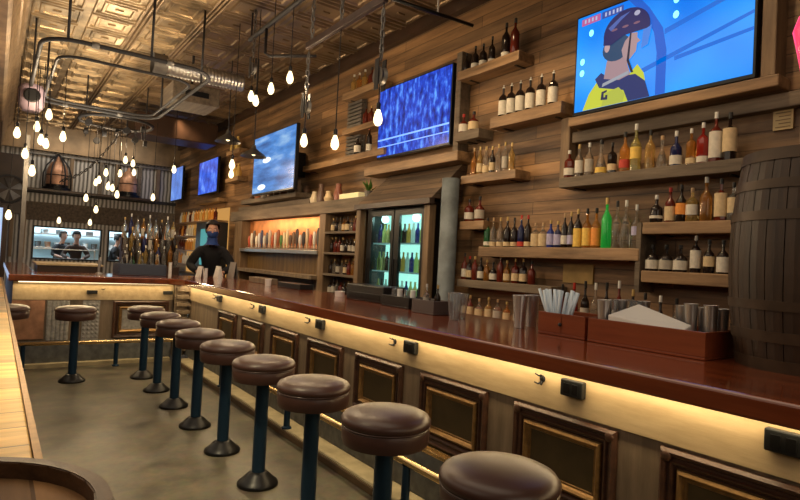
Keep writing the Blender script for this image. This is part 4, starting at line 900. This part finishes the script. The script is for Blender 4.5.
# kitchen furniture
for i, x in enumerate((1.0, 1.9, 2.9)):
    t = thing('ceiling_tube', (x, 19.0, 2.3), ['left','middle','right'][i]+' bright tube light over the kitchen pass', 'light', 'kitchen tube lights')
    MB().box(-.3, .3, -.05, .05, 0, .05).build('housing', M['white'], t); MB().tube([(-.28,0,-.015),(.28,0,-.015)], .015, 8).build('tube', emis('cool_tube', (.85,.95,1), 4), t)
    MB().tube([(0,0,.05),(0,0,2.24)], .008, 6).build('cable', M['black'], t)
tag(MB().box(.6, 3.8, 20.0, 20.28, 1.35, 1.38).build('steel_shelf', M['silver']), 'lower steel shelf on the kitchen wall', 'shelf')
for i in range(12):
    o = MB().lathe([(0,0),(.07,0),(.09,.16),(.08,.16),(0,.03)], seg=10).build('stacked_bowl', [M['white'], M['greyiron'], M['copperdark']][i % 3], smooth='auto'); o.location = (.8+.25*i, 20.12, 1.381)
    tag(o, '%s bowl from left on the lower kitchen shelf' % ORD[i], 'bowl', 'bowls on the lower kitchen shelf')
tag(MB().box(.7, 2.3, 17.78, 17.98, 1.33, 1.35).box(.7, .72, 17.78, 17.98, 1.001, 1.33).box(2.28, 2.3, 17.78, 17.98, 1.001, 1.33).build('pass_shelf', M['silver']), 'raised steel pass shelf inside the left hatch', 'shelf')
tag(MB().box(.5, 3.9, 19.9, 20.25, 1.75, 1.79).build('steel_shelf', M['silver']), 'upper steel shelf on the kitchen wall', 'shelf')
tag(MB().box(.6, 3.8, 17.75, 18.05, 0, 1.0).build('steel_counter', M['silver'], bevel=.01), 'steel kitchen counter just behind the hatch', 'counter')
for i in range(8):
    o = MB().lathe([(0,0),(.1,0),(.11,.12),(.1,.12),(0,.02)], seg=14).build('cooking_pot', M['silver'] if i % 2 else M['greyiron'], smooth='auto'); o.location = (.8+.4*i, 20.08, 1.791)
    tag(o, '%s pot from left on the kitchen shelf' % ORD[i], 'pot', 'pots on the kitchen shelf')

# ------------------------------------------------------------------ copper stills on the far wall
def kettle(x, z, w_, label, lantern):
    t = thing('copper_kettle', (x, YF-.48, z), label, 'kettle')
    s_ = w_
    MB().lathe([(0,0),(.5*s_,0),(.5*s_,.55*s_),(.46*s_,.85*s_),(.32*s_,1.15*s_),(.12*s_,1.35*s_),(.08*s_,1.5*s_),(0,1.5*s_)], seg=28).build('vessel', M['copperdark'], t, smooth='auto')
    MB().lathe([(.52*s_,-.04),(.52*s_,.02),(.5*s_,.02)], seg=28).lathe([(.51*s_,.5*s_),(.53*s_,.52*s_),(.51*s_,.55*s_)], seg=28).build('band', M['black'], t, smooth='auto')
    if lantern:
        mb = MB()
        for a in range(6):
            c_, sn = math.cos(a*PI/3), math.sin(a*PI/3)
            mb.tube([(.62*s_*c_,.62*s_*sn,-.10),(.62*s_*c_,.62*s_*sn,.6*s_),(.5*s_*c_,.5*s_*sn,1.0*s_),(.15*s_*c_,.15*s_*sn,1.5*s_),(0,0,1.62*s_)], .02, 6)
        mb.build('cage', M['iron'], t, smooth=True)
    MB().lathe([(0,-.12),(.66*s_,-.12),(.66*s_,-.06),(0,-.06)], seg=24).build('stand', M['black'], t)
    return t
kettle(1.22, 2.98, .50, 'caged copper kettle dome on the far wall ledge, left', True)
kettle(2.9, 2.98, .46, 'plain copper vessel on the far wall ledge, behind the hanging bulbs', False)
tag(MB().box(.6, 3.6, YF-.75, YF-.161, 2.80, 2.855).build('kettle_ledge', M['darkbrown']), 'dark ledge on the far wall carrying the copper vessels', 'ledge')
rt = thing('round_vent', (.22, YF-.3, 2.8), 'round dark fan on the left of the far wall', 'fan')
MB().lathe([(.32,-.05),(.36,-.05),(.36,.05),(.32,.05)], seg=28, axis='y').build('ring', M['iron'], rt, smooth='auto')
mb = MB()
for k in range(5):
    a = k*2*PI/5; mb.poly([(0,-.01,0),(.3*math.cos(a),-.03,.3*math.sin(a)),(.3*math.cos(a+.7),.03,.3*math.sin(a+.7))])
mb.build('blade', M['greyiron'], rt)

# ------------------------------------------------------------------ pipes, ducts, pendants
IR = M['iron']
ck = thing('pipe_chandelier', (1.1, 8.2, 3.6), 'long black pipe rack with double rails hanging over the far bar corner', 'chandelier')
def rail(z, y0, y1, x0, x1, rnd, r_):
    pts = []
    for cx, cy, a0 in ((x1-rnd, y1-rnd, 0), (x0+rnd, y1-rnd, 90), (x0+rnd, y0+rnd, 180), (x1-rnd, y0+rnd, 270)):
        for k in range(6): a = math.radians(a0+90*k/5); pts.append((cx+rnd*math.cos(a), cy+rnd*math.sin(a), z))
    return MB().tube(pts, r_, 8, closed=True)
ch(rail(3.58, 6.72, 9.9, .28, 2.02, .35, .024), 'outer_rail', IR, ck, smooth=True)
ch(rail(3.56, 7.22, 9.6, .46, 1.9, .25, .018), 'inner_rail', IR, ck, smooth=True)
for x, y in ((.5,6.74),(.5,9.88),(1.3,6.72),(2.0,9.4),(2.01,7.3)):
    ch(MB().tube([(x,y,3.6),(x,y,4.54)], .014, 8), 'hanger', IR, ck, smooth=True)
for x, y in ((.75,6.72),(1.5,6.72),(.75,9.9),(1.5,9.9)):
    ch(MB().tube([(x-.035,y,3.58),(x+.035,y,3.58)], .034, 10), 'coupling', M['greyiron'], ck, smooth=True)
ck2 = thing('ring_chandelier', (1.6, 11.5, 3.75), 'tangle of dark pulleys and rings above the far bulb cluster', 'chandelier')
ch(rail(3.75, 10.9, 12.1, 1.1, 2.3, .55, .03), 'ring', IR, ck2, smooth=True)
for k in range(9):
    a = k*.7; x, y = 1.7+.5*math.cos(a), 11.5+.5*math.sin(a)
    ch(MB().lathe([(.0,-.03),(.06,-.03),(.05,0),(.06,.03),(0,.03)], (x, y, 3.45+.1*(k % 3)), 16, 'y' if k % 2 else 'x'), 'pulley', IR, ck2, smooth='auto')
    ch(MB().tube([(x,y,3.45),(x,y,3.75)], .008, 6), 'link', IR, ck2)
for x, y in ((1.2,11.5),(2.2,11.5)): ch(MB().tube([(x,y,3.75),(x,y,4.54)], .012, 8), 'hanger', IR, ck2)
# heavy chain draped from the ring chandelier down to the far wall
mb = MB()
for k in range(22):
    f_ = k/21; x = 1.75-.85*f_; z = 3.55-.95*f_+.18*math.sin(f_*PI)*-1; y = 11.6
    pts = []
    for q in range(10):
        a = q*2*PI/10; u_, v_ = .045*math.cos(a), .024*math.sin(a)
        pts.append((x-.66*u_, y+(v_ if k % 2 else 0), z-.75*u_+(0 if k % 2 else v_)))
    mb.tube(pts, .009, 5, closed=True)
ch(mb, 'chain', IR, ck2)

def pendant(x, y, z, ztop, label, group, size=1.0, pulley=False, rope=False):
    """z = centre of the glass bulb"""
    t = thing('pendant_bulb', (x, y, z), label, 'pendant light', group)
    s_ = size
    MB().lathe([(0,-.075*s_),(.018*s_,-.07*s_),(.034*s_,-.045*s_),(.038*s_,-.02*s_),(.030*s_,.02*s_),(.018*s_,.05*s_),(.013*s_,.065*s_)], seg=16).build('glass_bulb', M['bulb'], t, smooth=True)
    MB().lathe([(.016*s_,.06*s_),(.019*s_,.065*s_),(.019*s_,.11*s_),(.008,.125*s_)], seg=12).build('socket', M['black'], t, smooth='auto')
    MB().tube([(0,0,.12*s_),(0,0,ztop-z)], .005, 6).build('cord', M['black'], t)
    if pulley:
        zz = .34
        MB().lathe([(.0,-.028),(.075,-.028),(.06,0),(.075,.028),(0,.028)], (0,0,zz), 18, 'x').build('pulley_wheel', M['greyiron'], t, smooth='auto')
        MB().box(-.04,-.03,-.03,.03,zz-.12,zz+.14).box(.03,.04,-.03,.03,zz-.12,zz+.14).build('pulley_bracket', IR, t, bevel=.004)
        mb = MB()
        n = int((ztop-z-zz-.14)/.06)
        for k in range(n):
            zc = zz+.14+.03+.06*k; pts = []
            for q in range(8):
                a = q*2*PI/8; u_, v_ = .038*math.cos(a), .018*math.sin(a); pts.append((v_ if k % 2 else 0, 0 if k % 2 else v_, zc+u_))
            mb.tube(pts, .007, 5, closed=True)
        mb.build('chain', M['greyiron'], t)
    return t
main = [(2.5,6.84,3.45,'pendant bulb nearest the pipe elbow over the bar, left of three', True),(2.5,6.21,3.406,'pendant bulb, middle of the three high ones over the bar', False),(2.5,5.692,3.412,'pendant bulb, right of the three high ones over the bar', False),
        (2.5,5.258,2.661,'low pendant bulb right of the third screen, on a chain and pulley', True),(2.5,4.6,2.546,'low pendant bulb on a long cord in front of the plank wall', False),(2.5,3.889,2.65,'nearest pendant bulb on chain and pulley beside the second screen', True),
        (2.5,7.406,2.655,'pendant bulb left of the third screen', False),(2.5,10.451,2.906,'pendant bulb in front of the farthest screen', False),(2.9,8.6,2.70,'small pendant bulb at the left edge of the third screen', False)]
for x, y, z, lab, pu in main:
    zt = 4.54 if y > 6.2 or y == 5.692 else 3.6
    if 5.6 < y < 7: zt = 4.54
    pendant(x, y, z, zt, lab, 'bulbs hanging over the bar', 1.0, pu)
pendant(2.53, 6.75, 3.38, 4.54, 'lower twin bulb beside the leftmost high bulb over the bar', 'bulbs hanging over the bar')
far = [(0,0)+q for q in [(0.43, 7.7, 2.972), (0.34, 8.15, 2.89), (0.139, 7.8, 2.726), (0.605, 8.0, 2.791), (0.375, 7.85, 2.693), (0.454, 8.35, 2.73), (0.235, 8.05, 2.532), (0.299, 7.65, 2.297)]]
fl = ['topmost bulb of the left cluster','second highest bulb of the left cluster','leftmost bulb of the left cluster','rightmost bulb of the left cluster','left of the touching pair of bulbs in the left cluster','right of the touching pair of bulbs in the left cluster','second lowest bulb of the left cluster','lowest bulb of the left cluster']
for (a_, b_, x, y, z), lab in zip(far, fl): pendant(x, y, z, 3.6, lab, 'left cluster of hanging bulbs', .95)
BULBS2 = []
for (x, y, z), lab in zip([(1.82, 11.1, 3.05), (2.007, 11.45, 3.054), (1.508, 11.0, 2.773), (1.776, 11.3, 2.821), (2.114, 11.9, 2.945), (1.432, 11.2, 2.65), (1.456, 11.75, 2.656), (1.63, 11.55, 2.587), (1.772, 12.0, 2.611), (1.679, 10.85, 2.397), (1.26, 11.3, 2.319), (1.446, 11.45, 2.141), (1.62, 13.6, 1.98), (1.054, 13.6, 1.975)],
      ['highest','second highest','upper left','upper middle','upper right','middle left','farther middle left','central','farther central','lower right','second lowest left','lowest near','farther low right','farther low left']):
    pendant(x, y, z, 3.75, lab+' bulb of the far centre cluster', 'far centre cluster of hanging bulbs', 1.0)
pendant(2.38, 11.4, 2.457, 3.9, 'single bulb hanging right of the far centre cluster', 'single far bulbs')
pendant(.17, 12, 1.95, 3.9, 'single bulb low at the far left edge', 'single far bulbs', 1.3)
# industrial shades near the third screen
for i, (x, y, z) in enumerate([(2.9,8.85,3.28),(3.2,8.5,3.05)]):
    t = thing('shade_lamp', (x, y, z), ['upper','lower'][i]+' metal shade lamp left of the third screen', 'lamp', 'metal shade lamps')
    MB().lathe([(.20,-.06),(.17,-.02),(.09,.03),(.04,.07),(.03,.12)], seg=22).build('shade', M['greyiron'], t, smooth='auto')
    MB().ball((0,0,-.01), .035).build('glass_bulb', M['bulb'], t, smooth=True)
    MB().tube([(0,0,.12),(0,0,4.54-z)], .008, 6).build('rod', IR, t)
# beam frame over bar
tr = thing('hanging_beam', (2.5, 4.5, 3.6), 'rusty iron beam hanging above the bar, carrying chains and bulbs', 'beam')
ch(MB().box(2.475, 2.525, 3.86, 5.3, 3.60, 3.67), 'beam_bar', plain('rusty_iron', (.04,.022,.018), .6, .3, var=.3), tr, bevel=.01)
for y in (3.95, 4.6, 5.2):
    mb = MB(); n = int((4.54-3.68)/.06)
    for k in range(n):
        zc = 3.68+.03+.06*k; pts = []
        for q in range(8):
            a = q*2*PI/8; u_, v_ = .038*math.cos(a), .018*math.sin(a); pts.append((2.5+(v_ if k % 2 else 0), y+(0 if k % 2 else v_), zc+u_))
        mb.tube(pts, .008, 5, closed=True)
    ch(mb, 'chain', M['greyiron'], tr)
pp_ = thing('ceiling_pipe', (2.5, 6, 4.2), 'straight black pipe under the ceiling with a dropped elbow', 'pipe')
ch(MB().tube([(2.5,4.0,4.2),(2.5,7.0,4.2)], .028, 10), 'long_pipe', IR, pp_, smooth=True)
ch(MB().tube([(2.5,6.45,4.2),(2.5,6.45,3.88),(2.53,6.40,3.84),(2.95,6.0,3.84)], .018, 8), 'elbow_pipe', IR, pp_, smooth=True)
for y in (4.2, 5.6, 6.95): ch(MB().tube([(2.5,y,4.2),(2.5,y,4.54)], .012, 8), 'hanger', IR, pp_)
tk = thing('light_track', (3.8, 4.7, 4.15), 'thin black rod projecting from the ceiling near the upper plank wall', 'track')
ch(MB().tube([(3.2,4.85,4.2),(4.2,4.68,4.15)], .02, 8), 'track_bar', M['black'], tk, smooth=True)
ch(MB().tube([(3.75,4.75,4.17),(3.75,4.75,4.54)], .010, 8), 'stem', M['white'], tk)
sp = thing('ceiling_spotlight', (2.62, 5.0, 4.5), 'small bright spotlight set in the ceiling above the hanging beam', 'spotlight')
MB().lathe([(0,0),(.07,0),(.07,.05),(.05,.05)], seg=18).build('housing', M['silver'], sp, smooth='auto')
MB().lathe([(0,-.004),(.05,-.004)], seg=18).build('lens', M['bulb'], sp)
dt = thing('air_duct', (2.1, 8.3, 4.05), 'round silver air duct with joints above the far bar', 'duct')
mb = MB(); pr = []
for k in range(24): pr += [(.11, 1.7+.05*k), (.125, 1.72+.05*k), (.11, 1.74+.05*k)]
ch(MB().lathe(pr, (0, 8.3, 4.02), 18, 'x'), 'spiral_pipe', M['silver'], dt, smooth=True)
ch(MB().lathe([(.145,1.62),(.145,1.8)], (0, 8.3, 4.02), 18, 'x'), 'collar', M['greyiron'], dt, smooth=True)
vb = thing('vent_box', (2.4, 8.9, 3.85), 'boxed air vent with a dark slot below the silver duct', 'vent')
ch(MB().box(2.02, 2.72, 8.8, 9.5, 3.72, 4.0), 'vent_casing', M['greywood'], vb, bevel=.01)
ch(MB().box(2.2, 2.55, 8.785, 8.8, 3.82, 3.90), 'slot', M['black'], vb)
ch(MB().tube([(2.37,9.1,4.0),(2.37,9.1,4.54)], .02, 8), 'hanger', IR, vb)
# mauve-grey speaker at upper left
sk = thing('wall_speaker', (.3, 9.2, 3.45), 'rounded mauve-grey speaker hanging at upper left', 'speaker')
MB().lathe([(0,-.2),(.10,-.19),(.15,-.12),(.16,.1),(.13,.16),(0,.17)], seg=20).build('speaker_body', plain('mauve_grey', (.22,.17,.22), .5), sk, smooth='auto')
MB().tube([(0,0,.16),(0,0,1.09)], .012, 8).build('rod', IR, sk)
MB().lathe([(0,-.165),(.08,-.165),(.1,-.155)], (0,0,0), 16, 'y').build('grille', M['black'], sk)
# dark duct run under the far ceiling
tag(MB().box(2.2, 3.9, 12.6, 13.4, 3.85, 4.3).build('ceiling_box', M['darkbrown'], bevel=.02), 'dark boxed duct under the ceiling before the far wall', 'duct')

# ------------------------------------------------------------------ lights
def area(loc, rot, sx, sy, power, colr, name='area_lamp'):
    l = bpy.data.lights.new(name, 'AREA'); l.shape = 'RECTANGLE'; l.size = sx; l.size_y = sy; l.energy = power; l.color = colr
    o = bpy.data.objects.new(name, l); col.objects.link(o); o.location = loc; o.rotation_euler = rot; return o
def point(loc, power, colr, r_=.05, name='bulb_lamp'):
    l = bpy.data.lights.new(name, 'POINT'); l.energy = power; l.color = colr; l.shadow_soft_size = r_
    o = bpy.data.objects.new(name, l); col.objects.link(o); o.location = loc; return o
def spot(loc, target, power, colr, ang=60, blend=.6, r_=.08, name='spot_lamp'):
    l = bpy.data.lights.new(name, 'SPOT'); l.energy = power; l.color = colr; l.spot_size = math.radians(ang); l.spot_blend = blend; l.shadow_soft_size = r_
    o = bpy.data.objects.new(name, l); col.objects.link(o); o.location = loc
    o.rotation_euler = (Vector(target)-Vector(loc)).to_track_quat('-Z', 'Y').to_euler(); return o
W = (1, .74, .44); W2 = (1, .82, .60)
# under-bar LED glow
area((2.145, 3.2, 1.016), (0, math.radians(12), 0), .03, 9.4, 32, (1,.76,.42), 'under_bar_led')
area((1.1, 7.92, 1.015), (math.radians(-28), 0, 0), 1.75, .03, 7, (1,.76,.42), 'under_bar_led')
for x, y, z, p in [(2.5,6.7,3.2,28),(2.5,5.5,3.2,26),(2.42,4.9,2.45,16),(2.42,3.9,2.45,16),(2.5,7.4,2.5,22),(2.5,10.4,2.75,28),(.45,8.0,2.6,40),(.5,8.6,3.2,45),(1.7,11.5,2.6,50),(1.7,11.8,3.4,45),(2.3,13,2.2,20)]:
    point((x, y, z), p, W, .08)
# uplight on tin ceiling
area((1.0, 9.8, 3.3), (PI, 0, 0), 1.2, 3.5, 50, (1,.84,.60), 'ceiling_uplight')
area((1.2, 5.5, 3.4), (PI, 0, 0), 2.0, 4, 20, (1,.82,.58), 'ceiling_uplight')
# general light
area((1.0, 2.8, 4.3), (0, 0, 0), 2.0, 5.4, 60, W2, 'room_fill')  # added overhead fill panel, kept out of view, not a room fixture
area((-.6, 4.5, 2.6), (0, math.radians(-75), 0), 1.2, 8, 30, (1,.86,.66), 'window_side_light')
area((1.0, -2.2, 2.6), (math.radians(80), 0, 0), 3.0, 2.0, 25, (1,.84,.64), 'near_side_fill')  # unseen fill added behind the camera, no doorway there
# wall washers on the bottle shelves
for y, z0, p in [(1.9,2.6,30),(3.0,2.6,30),(3.9,4.2,40),(5.6,4.2,30),(7.5,4.2,50),(9.5,4.2,60),(12.5,4.2,60)]:
    spot((3.0, y, 4.3), (4.2, y, 2.2), p*2.1, (1,.70,.38), 75, .8)
spot((-.15, 2.9, 3.6), (-.1, 3.1, 1.0), 430, (1,.82,.48), 75, .9)  # extra warm spot added to brighten the pale ledge and barrel table
area((2.0, 16.0, 4.3), (math.radians(35), 0, 0), 3, .6, 26, (1,.90,.75), 'far_wall_fill')  # fill added to brighten the corrugated metal, no fixture of its own
area((3.6, 9.2, 2.1), (0, math.radians(-60), 0), .1, 3.0, 8, (1,.6,.3), 'tap_wall_light')
point((4.02, 5.3, 2.0), 2.0, (.6,1,.92), .05, 'cooler_lamp'); point((4.02, 5.95, 2.0), 2.0, (.6,1,.92), .05, 'cooler_lamp')
area((2.1, 19.2, 3.6), (0, 0, 0), 3, 1.6, 330, (.80,.93,1), 'kitchen_light')
wd = bpy.data.worlds.new('World'); bpy.context.scene.world = wd; wd.use_nodes = True
wd.node_tree.nodes['Background'].inputs[0].default_value = (.5, .38, .26, 1); wd.node_tree.nodes['Background'].inputs[1].default_value = .24

# ------------------------------------------------------------------ camera
f_, yaw, pit, rol, H = 564.34, .6226, .0214, .0515, 1.4683
fw = Vector((math.sin(yaw)*math.cos(pit), math.cos(yaw)*math.cos(pit), math.sin(pit)))
r0 = Vector((math.cos(yaw), -math.sin(yaw), 0)); u0 = r0.cross(fw)
rt_ = r0*math.cos(rol)+u0*math.sin(rol); up = -r0*math.sin(rol)+u0*math.cos(rol)
cam = bpy.data.cameras.new('camera'); co = bpy.data.objects.new('camera', cam); col.objects.link(co)
cam.sensor_width = 36; cam.lens = f_*36/800; cam.clip_start = .02; cam.clip_end = 100
mt = Matrix((rt_, up, -fw)).transposed().to_4x4(); mt.translation = Vector((0, 0, H)); co.matrix_world = mt
sc = bpy.context.scene; sc.camera = co
sc.view_settings.view_transform = 'Standard'; sc.view_settings.look = 'None'; sc.view_settings.exposure = 0
sc.cycles.use_denoising = True; sc.cycles.max_bounces = 8; sc.cycles.caustics_reflective = False; sc.cycles.caustics_refractive = False; sc.cycles.sample_clamp_indirect = 4
